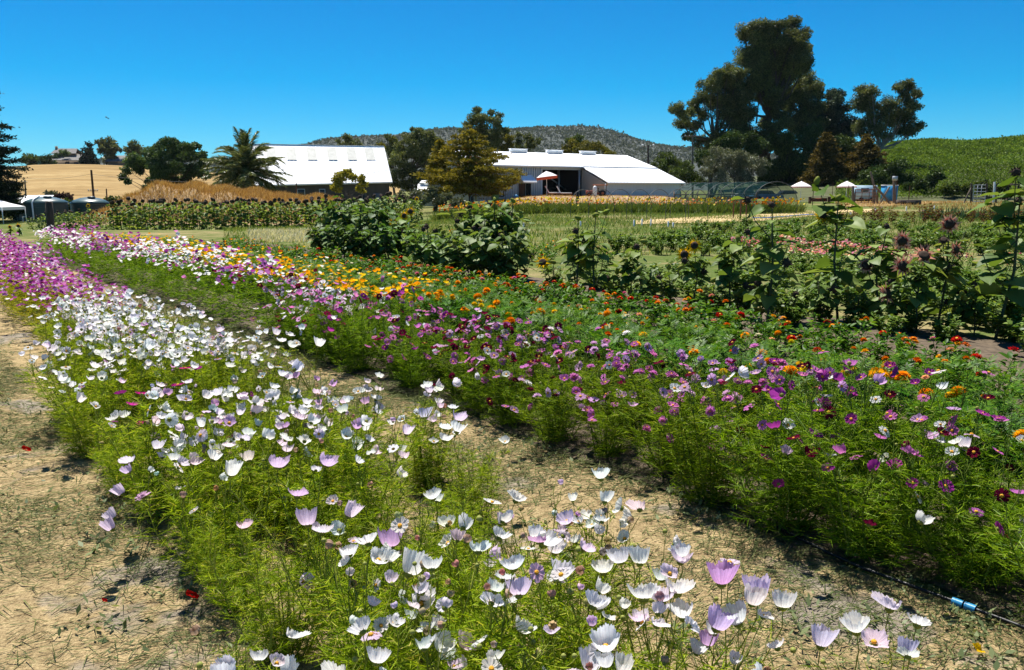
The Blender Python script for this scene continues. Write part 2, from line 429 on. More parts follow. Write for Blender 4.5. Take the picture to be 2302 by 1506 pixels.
# ------------------------------------------------------------------ the barns
M_roof = solid("white_metal_roof", (.86, .87, .88), .5, .03, .6, stretch=(1, 8, 1))
M_roof_trim = solid("roof_trim", (.74, .75, .76), .5, .1, 2)
M_dark_wall = solid("dark_barn_siding", (.085, .075, .07), .8, .25, 2, stretch=(1, 1, .1))
M_sky_light = solid("roof_panel", (.48, .48, .43), .5, .2, 2)
M_corr = solid("corrugated_metal", (.50, .54, .56), .5, .12, 1.5, stretch=(4, 4, .2))
M_black = solid("interior_shade_black", (.012, .011, .010), .9, .2, 2)  # near-black colour stands in for the shade inside the barn
M_cream = solid("beige_siding", (.40, .38, .32), .8, .12, 2)
M_white = solid("white_paint", (.80, .80, .79), .5, .05, 3)
M_glass = solid("window_glass", (.05, .06, .07), .15, .1, 1, spec=.6)
M_wood = solid("weathered_wood", (.20, .15, .11), .85, .4, 6, stretch=(3, 3, .4))
M_brown = solid("brown_timber", (.13, .065, .035), .85, .4, 6, stretch=(3, 3, .4))
M_steel = solid("galvanised_steel", (.42, .44, .45), .45, .2, 5, metal=.6)
M_darksteel = solid("dark_steel", (.06, .055, .05), .6, .3, 5)

def slab(b, a, c, d, e, th, m=0):            # thick panel on four corners (a-c along, then d-e back)
    a, c, d, e = (np.asarray(k, float) for k in (a, c, d, e)); nrm = unit(np.cross(c - a, e - a)) * th
    b.prism([a - nrm, c - nrm, d - nrm, e - nrm], [a, c, d, e], m)
def ridges(b, e0, e1, r0, r1, n, w, h, m=0):  # standing seams from eave to ridge
    e0, e1, r0, r1 = (np.asarray(k, float) for k in (e0, e1, r0, r1)); nrm = unit(np.cross(e1 - e0, r0 - e0))
    for i in range(n + 1):
        t = i / n; p, q = e0 + (e1 - e0) * t, r0 + (r1 - r0) * t
        b.bar(p + nrm * h * .4, q + nrm * h * .4, w, h, m, up=nrm)

# barn with the tall white roof
rl, rr = np.array((-35.1, 110, 7.6)), np.array((-18.2, 116, 7.6))
ax = unit(rr - rl); back = np.array((-ax[1], ax[0], 0)); front = -back
el, er = rl + front * 5.6, rr + front * 5.6
el[2], er[2] = 2.15, 2.62
bl_, br_ = rl + back * 5.6, rr + back * 5.6; bl_[2] = br_[2] = 2.5
barn = thing("barn", "big white-roofed barn with dark siding behind the palm, six pale roof panels", "barn", (el + er) / 2 * np.array((1, 1, 0)))
O1 = np.array(barn.location)
b = MB(); up = np.array((0, 0, 1.))
slab(b, el - O1, er - O1, rr - O1, rl - O1, .12); slab(b, br_ - O1, bl_ - O1, rl - O1 + up * .003, rr - O1 + up * .003, .12)
ridges(b, el - O1, er - O1, rl - O1, rr - O1, 34, .02, .012)
roof1 = b.build("roof", M_roof, barn)
b = MB(); b.bar(el - O1 - up * .1 + front * .05, er - O1 - up * .1 + front * .05, .1, .2); b.bar(rl - O1 + up * .03, rr - O1 + up * .03, .22, .03)
b.build("gutter", M_roof_trim, roof1)
b = MB(); q = -1.4; w0, w1 = el + back * .5 + ax * .35, er + back * .5 - ax * .35; wb0, wb1 = bl_ - back * .5 + ax * .35, br_ - back * .5 - ax * .35
def wallpts(p, z0, z1): return np.array((p[0], p[1], z0)) - O1, np.array((p[0], p[1], z1)) - O1
def upright(b, p0, p1, z0, z1a, z1b, th, m=0):
    d = unit(np.array((p1[0] - p0[0], p1[1] - p0[1], 0))); nrm = np.array((-d[1], d[0], 0)) * th
    f = lambda p, z: np.array((p[0], p[1], z))
    ring = [f(p0, z0), f(p1, z0), f(p1, z1b), f(p0, z1a)]
    b.prism([r_ for r_ in ring], [r_ + nrm for r_ in ring], m)
L0 = lambda p: np.asarray(p) - O1
upright(b, L0(w0), L0(w1), q, 2.28, 2.7, .15); upright(b, L0(wb1), L0(wb0), q, 2.5, 2.5, .15)
for g0, g1, rg in ((w1, wb1, rr - ax * .35), (wb0, w0, rl + ax * .35)):      # gables
    zz = lambda p, z: np.array((p[0], p[1], z)) - O1
    ring = [zz(g0, q), zz(g1, q), zz(g1, 2.5), zz(rg, 7.3), zz(g0, 2.5)]; off = ax * .12
    b.prism(ring, [k - off for k in ring])
wall1 = b.build("wall", M_dark_wall, barn)
for i, px in enumerate((618, 660, 704, 748, 791, 832)):
    t = (np.interp(px, [578, 868], [0, 1])); p = rl + (rr - rl) * t; n_ = unit(np.cross(er - el, rl - el))
    dn = (el + (er - el) * t) - p; s0, s1 = .06, .40; w = .62
    b = MB(); A = p + dn * s0 + n_ * .03 - O1; B = p + dn * s1 + n_ * .03 - O1
    slab(b, B - ax * w, B + ax * w, A + ax * w, A - ax * w, .012)
    b.build("roof_panel", M_sky_light, roof1)
for px, w in ((684, 1.0), (731, .8)):
    p = w0 + (w1 - w0) * np.interp(px, [590, 887], [0, 1]); p = p + front * .02
    b = MB(); b.bar(L0(p) * [1, 1, 0] + up * 1.2 - ax * w / 2, L0(p) * [1, 1, 0] + up * 1.2 + ax * w / 2, .08, .9); wf = b.build("window", M_roof_trim, barn)
    b = MB(); b.bar(L0(p) * [1, 1, 0] + up * 1.2 - ax * (w / 2 - .08) + front * .03, L0(p) * [1, 1, 0] + up * 1.2 + ax * (w / 2 - .08) + front * .03, .05, .72); b.build("pane", M_glass, wf)
p = w0 + (w1 - w0) * np.interp(858, [590, 887], [0, 1]) + front * .03
b = MB(); b.bar(L0(p) * [1, 1, 0] + up * .1 - ax * .55, L0(p) * [1, 1, 0] + up * .1 + ax * .55, .06, 1.9); b.build("door", solid("grey_door", (.16, .18, .2), .6), barn)

# long low barn with lean-to, open doorway and ridge vents
A2 = np.array((.834, .553, 0)); F2 = np.array((.553, -.834, 0)); R2 = np.array((-.35, 105., 0))
def B2(k, d, z): return R2 + A2 * k + F2 * d + np.array((0, 0, z))
O2 = B2(5, 6, 0)
barn2 = thing("barn", "long low white-roofed barn with open doorway and lean-to, right of the yellow-green conifer", "barn", O2)
k0, k1 = -8.6, 20.0
Z = lambda k, d, z: B2(k, d, z) - O2
b = MB()
slab(b, Z(k0, 6.3, 4.45), Z(k1, 6.3, 4.45), Z(k1, 0, 6.35), Z(k0, 0, 6.35), .12); slab(b, Z(k1, -6, 4.4), Z(k0, -6, 4.4), Z(k0, 0, 6.353), Z(k1, 0, 6.353), .12)
ridges(b, Z(k0, 6.3, 4.45), Z(k1, 6.3, 4.45), Z(k0, 0, 6.35), Z(k1, 0, 6.35), 60, .02, .012)
r2 = b.build("roof", M_roof, barn2)
kd = 7.1
b = MB(); slab(b, Z(kd, 11.2, 2.45), Z(k1 + .4, 11.2, 2.45), Z(k1, 6.25, 4.40), Z(kd, 6.25, 4.40), .10)
ridges(b, Z(kd, 11.2, 2.45), Z(k1 + .4, 11.2, 2.45), Z(kd, 6.25, 4.4), Z(k1, 6.25, 4.4), 24, .02, .012)
lr = b.build("lean_to_roof", M_roof, barn2)
b = MB(); b.bar(Z(kd, 6.32, 4.47), Z(k1, 6.32, 4.47), .06, .05); b.bar(Z(kd, 11.25, 2.36), Z(k1 + .4, 11.25, 2.36), .1, .16); b.bar(Z(k0, 6.36, 4.36), Z(kd - .02, 6.36, 4.36), .12, .2)
b.build("gutter", M_roof_trim, r2)
for kk in (1.4, 7.2, 12.9):
    b = MB(); b.bar(Z(kk - 1.25, 0, 6.55), Z(kk + 1.25, 0, 6.55), .55, .32); b.bar(Z(kk - 1.3, 0, 6.74), Z(kk + 1.3, 0, 6.74), .75, .05)
    b.build("roof_vent", M_roof, r2)
b = MB()
def w2(ka, kb, d, z0, z1, th=.12): upright(b, Z(ka, d, 0), Z(kb, d, 0), z0, z1, z1, th)
zf2 = .2
w2(k0, 1.05, 5.9, zf2, 4.25); w2(1.05, 7.05, 5.9, 4.0, 4.25)
for i in range(int((1.05 - k0) / .34)):                                     # corrugation ribs
    kk = k0 + .1 + i * .34
    b.bar(Z(kk, 5.95, zf2), Z(kk, 5.95, 4.2), .11, .07)
w2(kd, k1, 10.8, zf2, 2.36)
b2w = b.build("wall", M_corr, barn2)
b = MB(); ring = [Z(k0, 5.9, zf2), Z(k0, -5.9, zf2), Z(k0, -5.9, 4.3), Z(k0, 0, 6.2), Z(k0, 5.9, 4.3)]
b.prism(ring, [r_ + A2 * .12 for r_ in ring]); ring = [Z(k1 - .2, 5.9, zf2), Z(k1 - .2, -5.9, zf2), Z(k1 - .2, -5.9, 4.3), Z(k1 - .2, 0, 6.2), Z(k1 - .2, 5.9, 4.3)]
b.prism(ring, [r_ + A2 * .12 for r_ in ring]); upright(b, Z(k1, -5.9, 0), Z(k0, -5.9, 0), zf2, 4.3, 4.3, .12)
ring = [Z(k1 - .2, 10.8, zf2), Z(k1 - .2, 6.0, zf2), Z(k1 - .2, 6.0, 4.2), Z(k1 - .2, 10.8, 2.3)]; b.prism(ring, [r_ + A2 * .12 for r_ in ring])
ring = [Z(kd + .02, 10.8, zf2), Z(kd + .02, 6.0, zf2), Z(kd + .02, 6.0, 4.2), Z(kd + .02, 10.8, 2.34)]; b.prism(ring, [r_ + A2 * .12 for r_ in ring])
b.build("side_wall", M_cream, barn2)
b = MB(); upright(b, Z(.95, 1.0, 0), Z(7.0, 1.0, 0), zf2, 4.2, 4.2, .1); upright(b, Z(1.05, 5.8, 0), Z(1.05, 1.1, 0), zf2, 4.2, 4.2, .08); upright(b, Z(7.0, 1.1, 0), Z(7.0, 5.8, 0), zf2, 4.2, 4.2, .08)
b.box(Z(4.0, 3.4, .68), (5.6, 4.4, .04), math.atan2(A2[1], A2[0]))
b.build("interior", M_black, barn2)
b = MB(); b.bar(Z(6.8, 5.95, zf2), Z(6.8, 5.95, 4.0), .26, .2); b.bar(Z(5.4, 3.5, zf2), Z(5.4, 3.5, 4.1), .2); b.bar(Z(2.9, 3.6, 3.6), Z(6.8, 3.0, 1.6), .15); b.build("post", M_steel, barn2)
b = MB(); slab(b, Z(-2.75, 7.3, 2.55), Z(-.75, 7.3, 2.55), Z(-.75, 6.03, 3.35), Z(-2.75, 6.03, 3.35), .07); b.bar(Z(-2.75, 7.3, 2.42), Z(-.75, 7.3, 2.42), .05, .14)
b.build("door_canopy", M_roof, barn2)
b = MB(); b.bar(Z(-2.55, 6.03, 1.35), Z(-1.65, 6.03, 1.35), .08, 1.9); b.build("door", M_brown, barn2)
b = MB(); b.bar(Z(-1.5, 6.03, 1.35), Z(-.8, 6.03, 1.35), .08, 1.9); b.build("door_opening_shade", M_black, barn2)  # black slab on the solid wall paints the opening's shade
# small white outbuilding behind the conifer
O3 = PY(972, 440, 92); O3[2] = -.3
sh = thing("outbuilding", "small white outbuilding with sloped roof half hidden left of the yellow-green conifer", "outbuilding", O3)
b = MB(); b.box((0, 0, 1.3), (2.2, 2, 2.6)); b.build("wall", M_corr, sh)
b = MB(); slab(b, np.array((-1.5, -1.9, 1.75)), np.array((1.9, -1.9, 1.75)), np.array((1.9, -.9, 2.5)), np.array((-1.5, -.9, 2.5)), .07); slab(b, np.array((-1.3, -1.15, 2.62)), np.array((1.3, -1.15, 2.62)), np.array((1.3, 1.15, 2.9)), np.array((-1.3, 1.15, 2.9)), .07); b.build("roof", M_roof, sh)

# house on the ridge and its neighbour
M_shingle = solid("grey_shingles", (.20, .19, .18), .9, .3, 2)
M_tan = solid("tan_stucco", (.24, .19, .14), .9, .2, 1)
def ridge_house(px, w, h, roofw, lab, two):
    P = PY(px, 377, 300); o = thing("house", lab, "house", P); b = MB()
    b.box((0, 0, h * .5 - 1), (w, 7, h + 2)); b.build("wall", M_tan, o); b = MB()
    slab(b, np.array((-w * .6, -4.4, h)), np.array((w * .6, -4.4, h)), np.array((w * .5, 0, h + 2.2)), np.array((-w * .5, 0, h + 2.2)), .2)
    slab(b, np.array((w * .6, 4.4, h)), np.array((-w * .6, 4.4, h)), np.array((-w * .5, 0, h + 2.202)), np.array((w * .5, 0, h + 2.202)), .2)
    rf = b.build("roof", M_shingle, o)
    if two:
        b = MB(); b.box((-w * .12, 1.5, h + 1.2), (w * .55, 5, 2.6)); b.build("upper_wall", M_tan, o); b = MB()
        zt = h + 2.5
        slab(b, np.array((-w * .48, -1.6, zt)), np.array((w * .24, -1.6, zt)), np.array((w * .16, 1.5, zt + 1.9)), np.array((-w * .44, 1.5, zt + 1.9)), .2)
        slab(b, np.array((w * .24, 4.6, zt)), np.array((-w * .48, 4.6, zt)), np.array((-w * .44, 1.5, zt + 1.902)), np.array((w * .16, 1.5, zt + 1.902)), .2)
        b.build("upper_roof", M_shingle, o); b = MB(); b.box((-w * .42, 1.4, zt + 1.6), (.7, .7, 2.2)); b.build("chimney", M_tan, rf)
        for q in (-.3, .05, .3):
            b = MB(); b.box((w * q, -3.52, h * .5), (1.6, .08, 1.3)); b.build("window", M_glass, o)
    return o
ridge_house(160, 13, 2.6, 0, "grey-roofed two-storey house among trees on the golden ridge", True)
ridge_house(276, 7, 2.2, 0, "small low-roofed house on the ridge, left of the dark oak", False)
# ------------------------------------------------------------------ trees
def lm(name, a, b_, c, **k): return leaf_mat(name, [(0, a), (.55, b_), (1, c)], **k)
M_euc = lm("eucalyptus_leaf", (.045, .066, .024), (.10, .13, .045), (.20, .21, .08), trans=.36, gloss=.05, grime=.25)
M_oak = lm("oak_leaf", (.032, .066, .026), (.075, .13, .05), (.14, .20, .085), trans=.3, gloss=.05, grime=.4)
M_conif = lm("cypress_foliage", (.11, .11, .014), (.22, .19, .026), (.34, .28, .05), trans=.25, gloss=.02, grime=.6)
M_conif_dk = lm("brown_conifer_foliage", (.045, .040, .014), (.10, .08, .024), (.19, .14, .042), trans=.22, gloss=.02, grime=.5)
M_conif_bk = lm("dark_cedar_foliage", (.006, .013, .007), (.014, .026, .014), (.028, .044, .02), trans=.15, gloss=.03)
M_olive = lm("olive_leaf", (.07, .085, .05), (.13, .15, .09), (.21, .23, .15), trans=.22, gloss=.08, grime=.5)
M_pepper = lm("pepper_tree_leaf", (.03, .055, .012), (.07, .11, .022), (.13, .18, .04), trans=.3, gloss=.04, grime=.5)
M_yellow = lm("yellow_green_leaf", (.20, .20, .025), (.36, .34, .05), (.50, .46, .09), trans=.3, gloss=.03, grime=.8)
M_gold_t = lm("golden_green_leaf", (.07, .08, .010), (.14, .14, .02), (.24, .21, .035), trans=.3, gloss=.03, grime=.3)
M_under = lm("dark_green_leaf", (.022, .05, .014), (.055, .095, .025), (.11, .16, .045), trans=.2, gloss=.04, grime=.3)  # dark green leaf shared by understory trees, ridge trees and bushes
M_palm = lm("palm_frond", (.05, .075, .018), (.11, .14, .034), (.30, .30, .10), trans=.2, gloss=.1, rough=.35)
M_dead = lm("dead_foliage", (.10, .05, .02), (.20, .10, .045), (.28, .16, .08), trans=.2, gloss=0)
M_bark = solid("tree_bark", (.085, .066, .05), .9, .45, 3, bump=.6, stretch=(3, 3, .5))
M_bark_pale = solid("pale_bark", (.26, .22, .18), .85, .45, 3, bump=.4, stretch=(3, 3, .5))

def region(x0, y0, sc): return lambda L: [(x0 + a[0] / sc, y0 + a[1] / sc, a[2] / sc) for a in L]
RE, RM, RL, RB = region(1480, 20, 3.274), region(850, 220, 4.604), region(0, 180, 4.43), region(450, 280, 4.604)

def clump_tree(name, label, cat, y, base, blobs, mat, bark, px=2.0, nsub=7, dens=1.0, asp=2.4, droop=.5, group=None, trunk=True, tw=.012, flat=.8, seed=1, zb=None, depth=.55, spread=.95, full=1.0):
    """tree built from leafy clumps; each listed blob is a limb's head: pixel centre and radius at distance y"""
    r = R0(seed); mp = MPX(y)
    B = PY(base[0], base[1], y); B[2] = zb if zb is not None else gz(B[0], B[1]) - .1
    root = thing(name, label, cat, B, 0, group)
    xs = [b[0] for b in blobs]; xm = np.mean(xs); half = max((max(xs) - min(xs)) / 2, 20)
    cl, heads = [], []
    for bx, by, br in blobs:
        dmax = depth * math.sqrt(max(.1, 1 - ((bx - xm) / (half * 1.25)) ** 2)) * half * mp
        dy = r.uniform(-1, 1) * dmax
        P = PY(bx, by, y + dy) - B; rw = br * mp * full; heads.append((P, rw))
        for _ in range(nsub):
            d = unit(r.normal(size=3)) * r.random() ** .45 * spread * rw; d[2] *= flat
            cl.append((P + d, rw * r.uniform(.36, .58)))
    s = px * 2.25 * mp                                   # leaf spray length
    b = MB(); A, U, W = [], [], []
    for P, rc in cl:
        n = int(dens * 40 * (rc / s) ** 2) + 8
        d = unit(r.normal(size=(n, 3))) * (r.random((n, 1)) ** .45) * rc; d[:, 2] *= flat
        dirs = unit(d + r.normal(size=(n, 3)) * rc * .6 + np.array((0, 0, -droop * rc)))
        L = s * r.uniform(.6, 1.3, (n, 1)); w = unit(np.cross(dirs, r.normal(size=(n, 3)))) * L / asp * .5
        A.append(P + d); U.append(dirs * L); W.append(w)
    b.cards(np.concatenate(A), np.concatenate(U), np.concatenate(W))
    b.build("crown", mat, root)
    if trunk:
        H = max(h[0][2] for h in heads); b = MB(); cx = np.mean([h[0][:2] for h in heads], axis=0)
        fork = np.array((cx[0] * .35, cx[1] * .35, H * .28)); r0 = H * tw * 1.6
        b.tube([(0, 0, 0), fork * (.5, .5, .5) + r.normal(size=3) * r0 * (.6, .6, 0), fork], [r0 * 1.25, r0, r0 * .85], 8)
        mid = [fork + (np.array((cx[0], cx[1], H * .62)) - fork) * t + r.normal(size=3) * H * .015 for t in (0, .5, 1)]
        b.tube(mid, [r0 * .8, r0 * .6, r0 * .35], 7)
        for P, rw in heads:
            st = mid[0] if P[2] < H * .55 else mid[1]
            st = st if P[2] > st[2] - rw else fork * .8
            c1 = st + (P - st) * .5 + np.array((0, 0, -.06 * H)) + r.normal(size=3) * .02 * H
            b.tube([st, c1, P], [r0 * .38, r0 * .26, r0 * .07], 5)
            for _ in range(3):
                e = P + unit(r.normal(size=3)) * rw * .7; b.tube([P - (P - c1) * .3, (P + e) / 2, e], [r0 * .12, r0 * .08, r0 * .03], 4)
        b.build("trunk", bark, root)
    return root

clump_tree("eucalyptus_tree", "tallest dark eucalyptus towering above the right-hand grove", "tree", 150, (1703, 444), RE([(690, 150, 70), (740, 130, 50), (820, 140, 50), (890, 120, 50), (990, 120, 55), (1060, 190, 45), (640, 190, 42), (700, 250, 90), (850, 230, 95), (980, 240, 85), (1085, 290, 36), (660, 350, 70), (760, 360, 105), (900, 370, 115), (1030, 350, 85), (1095, 390, 36), (720, 470, 95), (860, 480, 105), (980, 450, 75), (700, 560, 70), (800, 560, 85), (900, 550, 70), (1040, 430, 50), (870, 850, 66), (800, 900, 50), (850, 640, 55), (640, 620, 50), (740, 660, 40), (650, 760, 60), (620, 830, 50), (780, 830, 45), (900, 760, 60), (940, 660, 50), (660, 900, 50), (760, 960, 60), (850, 980, 60)]), M_euc, M_bark, nsub=13, full=1.22, seed=11, tw=.016, depth=.45)
clump_tree("eucalyptus_tree", "broad eucalyptus leaning left of the tallest one, over the utility pole", "tree", 146, (1597, 445), RE([(440, 475, 48), (520, 460, 55), (590, 470, 55), (380, 540, 56), (480, 560, 85), (580, 570, 75), (320, 640, 46), (420, 670, 80), (540, 680, 80), (620, 650, 50), (260, 720, 50), (150, 730, 45), (110, 740, 25), (200, 780, 50), (175, 850, 48), (270, 860, 50), (330, 780, 42), (230, 930, 40), (300, 960, 50), (480, 820, 66), (580, 780, 60), (560, 880, 66), (480, 930, 76), (600, 960, 60), (380, 1000, 44)]), M_euc, M_bark, nsub=13, full=1.22, seed=12, dens=.9, depth=.4)
clump_tree("eucalyptus_tree", "eucalyptus filling in close against the right side of the tallest one", "tree", 156, (1810, 443), RE([(1100, 510, 50), (1060, 570, 70), (1150, 590, 56), (1000, 640, 60), (1180, 640, 36), (1060, 660, 75), (960, 720, 64), (1100, 730, 75), (1180, 740, 50), (1040, 820, 70), (1130, 850, 70), (980, 880, 60)]), M_euc, M_bark, nsub=13, full=1.22, seed=13, depth=.5)
clump_tree("tree", "grey-green rounded tree between the tallest eucalyptus and the windswept one", "tree", 160, (1880, 443), RE([(1290, 670, 76), (1310, 780, 86), (1220, 720, 56), (1370, 730, 36), (1300, 640, 44), (1200, 820, 76), (1330, 880, 86), (1420, 840, 56), (1250, 900, 80), (1380, 960, 70)]), lm("grey_green_leaf", (.018, .034, .02), (.04, .065, .04), (.08, .115, .07), trans=.22, gloss=.05, grime=.3), M_bark, nsub=11, full=1.2, seed=14, asp=2.0)
clump_tree("eucalyptus_tree", "windswept two-headed eucalyptus with pale limbs leaning to the vineyard hill", "tree", 140, (1925, 445), RE([(1500, 590, 36), (1570, 600, 36), (1540, 640, 58), (1470, 700, 48), (1560, 730, 70), (1640, 740, 46), (1720, 700, 54), (1790, 590, 50), (1850, 560, 42), (1895, 610, 40), (1830, 660, 54), (1880, 710, 42), (1800, 760, 64), (1700, 800, 72), (1840, 830, 60), (1920, 855, 28), (1850, 905, 50), (1760, 890, 46), (1560, 830, 60), (1620, 900, 50), (1690, 950, 36), (1930, 870, 22), (1500, 880, 60)]), M_euc, M_bark_pale, nsub=13, full=1.22, seed=15, dens=.72, tw=.011, depth=.35)
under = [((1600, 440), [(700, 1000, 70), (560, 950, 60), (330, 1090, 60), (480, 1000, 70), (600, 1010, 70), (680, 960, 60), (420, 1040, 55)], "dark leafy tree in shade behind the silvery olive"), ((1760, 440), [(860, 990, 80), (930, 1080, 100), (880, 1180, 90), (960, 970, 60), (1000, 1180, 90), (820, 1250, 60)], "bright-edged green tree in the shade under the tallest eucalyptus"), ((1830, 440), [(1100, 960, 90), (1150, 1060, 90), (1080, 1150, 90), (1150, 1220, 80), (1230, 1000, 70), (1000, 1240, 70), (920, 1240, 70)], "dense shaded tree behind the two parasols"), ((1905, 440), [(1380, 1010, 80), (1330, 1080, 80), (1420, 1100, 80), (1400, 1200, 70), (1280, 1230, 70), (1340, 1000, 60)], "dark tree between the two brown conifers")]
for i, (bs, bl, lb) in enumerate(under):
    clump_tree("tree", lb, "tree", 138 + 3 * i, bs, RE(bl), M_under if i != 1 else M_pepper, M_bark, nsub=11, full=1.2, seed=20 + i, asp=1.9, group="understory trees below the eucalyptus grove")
clump_tree("olive_tree", "silvery olive tree behind the netting tunnel", "tree", 118, (1655, 447), RE([(420, 1040, 46), (480, 1090, 80), (380, 1110, 54), (600, 1080, 72), (700, 1110, 72), (770, 1140, 46), (420, 1180, 80), (540, 1180, 90), (660, 1190, 82), (750, 1200, 52), (350, 1200, 46), (470, 1250, 60), (640, 1250, 60)]), M_olive, M_bark, nsub=9, seed=30, asp=3.2)
clump_tree("pepper_tree", "bright green pepper tree at the low barn's right end", "tree", 124, (1530, 446), RE([(60, 1090, 56), (130, 1130, 64), (20, 1120, 46), (200, 1150, 54), (250, 1180, 44), (120, 1200, 70), (280, 1230, 54), (300, 1270, 44), (-30, 1150, 40), (200, 1240, 60), (60, 1180, 50)]), M_pepper, M_bark, nsub=9, seed=31, asp=2.6, droop=1.2)
clump_tree("oak_tree", "dark spreading oak beyond the dry grass mound, left of the palm", "tree", 108, (375, 452), RL([(1680, 640, 72), (1760, 620, 52), (1560, 670, 62), (1850, 680, 72), (1940, 660, 54), (1480, 720, 70), (1600, 760, 105), (1750, 750, 105), (1890, 770, 95), (1980, 760, 64), (2030, 850, 54), (1330, 800, 70), (1440, 830, 84), (1600, 870, 105), (1760, 890, 105), (1900, 900, 105), (2010, 940, 64), (1270, 900, 52), (1230, 960, 42), (1275, 1010, 30), (1380, 900, 60), (1560, 960, 72), (1500, 1010, 50), (1700, 1000, 95), (1850, 1010, 84), (1450, 1080, 34), (1540, 1070, 44), (1640, 1060, 56), (1430, 1150, 42), (1660, 600, 36), (1940, 1060, 60), (1780, 1080, 70)]), M_oak, M_bark, nsub=9, seed=32, asp=1.5, droop=.1)
hillt = [("conifer", "dark conical tree right of the ridge house", (200, 372), [(890, 640, 28), (885, 690, 48), (890, 750, 62), (900, 810, 66), (850, 790, 40)], M_conif_bk), ("eucalyptus_tree", "tallest round-headed tree on the golden ridge", (240, 372), [(1010, 620, 42), (1090, 610, 55), (1130, 670, 55), (1060, 690, 64), (1100, 730, 60), (960, 610, 20), (1195, 690, 16), (1020, 690, 40)], M_euc), ("tree", "grey-green bush-like tree below the tallest ridge tree", (250, 374), [(1060, 790, 40), (1110, 790, 50), (1180, 800, 40), (1140, 830, 40)], M_olive), ("tree", "dome-topped tree peeping out left of the dark oak", (300, 374), [(1340, 640, 56), (1290, 690, 46), (1380, 680, 60), (1320, 730, 60)], M_euc), ("tree", "pale green tree at the left end of the ridge", (70, 380), [(300, 800, 54), (340, 800, 44), (330, 850, 44)], M_pepper), ("tree", "flat-topped tree behind the left end of the ridge", (58, 381), [(260, 770, 36), (320, 770, 40), (240, 800, 30), (360, 775, 26)], M_oak), ("tree", "rounded green tree left of the ridge house", (105, 376), [(430, 800, 54), (470, 760, 50), (440, 850, 44), (490, 820, 46)], M_under), ("tree", "dark tree hugging the left wall of the ridge house", (138, 374), [(600, 740, 46), (640, 810, 46), (560, 800, 46), (610, 840, 44), (650, 730, 30)], M_oak)]
for i, (nm, lb, bs, bl, mt) in enumerate(hillt):
    y = 290 + (i % 3) * 8; B = PY(*bs, y)
    clump_tree(nm, lb, "tree", y, bs, RL(bl), mt, M_bark, px=2.1, nsub=8, seed=40 + i, asp=1.8, zb=B[2] - .5, group="trees along the golden ridge")
midt = [("eucalyptus_tree", "dark broad eucalyptus clump right of the tall-roofed barn", 128, (925, 447), [(430, 340, 52), (400, 400, 56), (500, 390, 52), (560, 380, 34), (300, 430, 60), (390, 500, 95), (500, 490, 82), (590, 460, 54), (220, 530, 80), (330, 600, 100), (180, 640, 70), (450, 620, 95), (250, 740, 95), (380, 760, 105), (180, 840, 70), (300, 880, 80), (430, 880, 64), (600, 560, 44), (350, 320, 20)], M_euc), ("eucalyptus_tree", "thin bare-topped eucalyptus rising at the tall-roofed barn's right corner", 134, (885, 446), [(150, 430, 50), (95, 410, 30), (90, 385, 12), (200, 470, 50), (130, 520, 50), (270, 380, 22), (160, 590, 50), (120, 680, 50)], M_euc), ("eucalyptus_tree", "tall many-topped eucalyptus behind the yellow-green conifer", 140, (1090, 446), [(1040, 125, 42), (1000, 200, 52), (1090, 220, 60), (960, 250, 52), (1175, 145, 32), (1200, 230, 52), (1250, 175, 32), (1240, 260, 42), (1080, 320, 80), (1180, 350, 80), (1260, 330, 52), (1300, 370, 46), (1150, 440, 90), (1330, 330, 30), (1000, 330, 52), (870, 330, 30), (1250, 460, 54), (900, 260, 24)], M_euc), ("eucalyptus_tree", "olive-toned slim tree leaning off the many-topped eucalyptus", 138, (1150, 446), [(1340, 430, 44), (1360, 410, 34), (1330, 500, 44), (1350, 540, 40), (1300, 520, 40), (1370, 480, 24)], M_gold_t), ("eucalyptus_tree", "slender left tree of the pair behind the low barn's roof vent", 145, (1168, 446), [(1450, 380, 28), (1460, 450, 36), (1480, 520, 36), (1440, 480, 24)], M_euc), ("eucalyptus_tree", "forked right tree of the pair behind the low barn's roof vent", 147, (1190, 446), [(1545, 395, 34), (1560, 470, 48), (1645, 445, 34), (1530, 540, 36), (1610, 490, 30), (1590, 430, 24)], M_euc), ("tree", "golden-green spreading tree behind the low barn's ridge", 142, (1320, 446), [(2030, 500, 66), (1950, 530, 46), (2150, 500, 66), (2250, 510, 66), (2350, 540, 50), (2200, 560, 66), (2080, 560, 60), (1920, 570, 30), (2400, 570, 40)], M_gold_t), ("tree", "round green tree rising above the golden-green one", 152, (1296, 446), [(2020, 420, 56), (2080, 405, 34), (1990, 450, 44), (2060, 470, 50)], M_pepper)]
for i, (nm, lb, y, bs, bl, mt) in enumerate(midt):
    clump_tree(nm, lb, "tree", y, bs, RM(bl), mt, M_bark, nsub=11, full=1.12, seed=60 + i)
clump_tree("tree", "round-topped tree peeping over the tall barn's roof", "tree", 150, (775, 446), RB([(1500, 130, 46), (1440, 170, 26), (1530, 150, 46), (1630, 190, 50), (1570, 200, 40), (1480, 200, 40)]), M_euc, M_bark, nsub=8, seed=71)
clump_tree("tree", "low olive-toned tree at the tall barn's right ridge end", "tree", 150, (852, 446), RB([(1860, 205, 34), (1890, 230, 36), (1830, 230, 30)]), M_gold_t, M_bark, nsub=8, seed=72)
clump_tree("small_tree", "small yellow-green airy tree in front of the tall-roofed barn", "tree", 99, (778, 452), RB([(1450, 540, 58), (1540, 515, 42), (1400, 570, 42), (1390, 650, 34), (1440, 665, 36), (1590, 545, 36), (1660, 560, 42), (1680, 620, 38), (1640, 665, 34), (1690, 690, 18), (1500, 500, 30), (1440, 590, 30)]), M_yellow, M_bark, nsub=8, seed=73, dens=1.4, full=1.15, asp=1.6, droop=-.1, tw=.008)
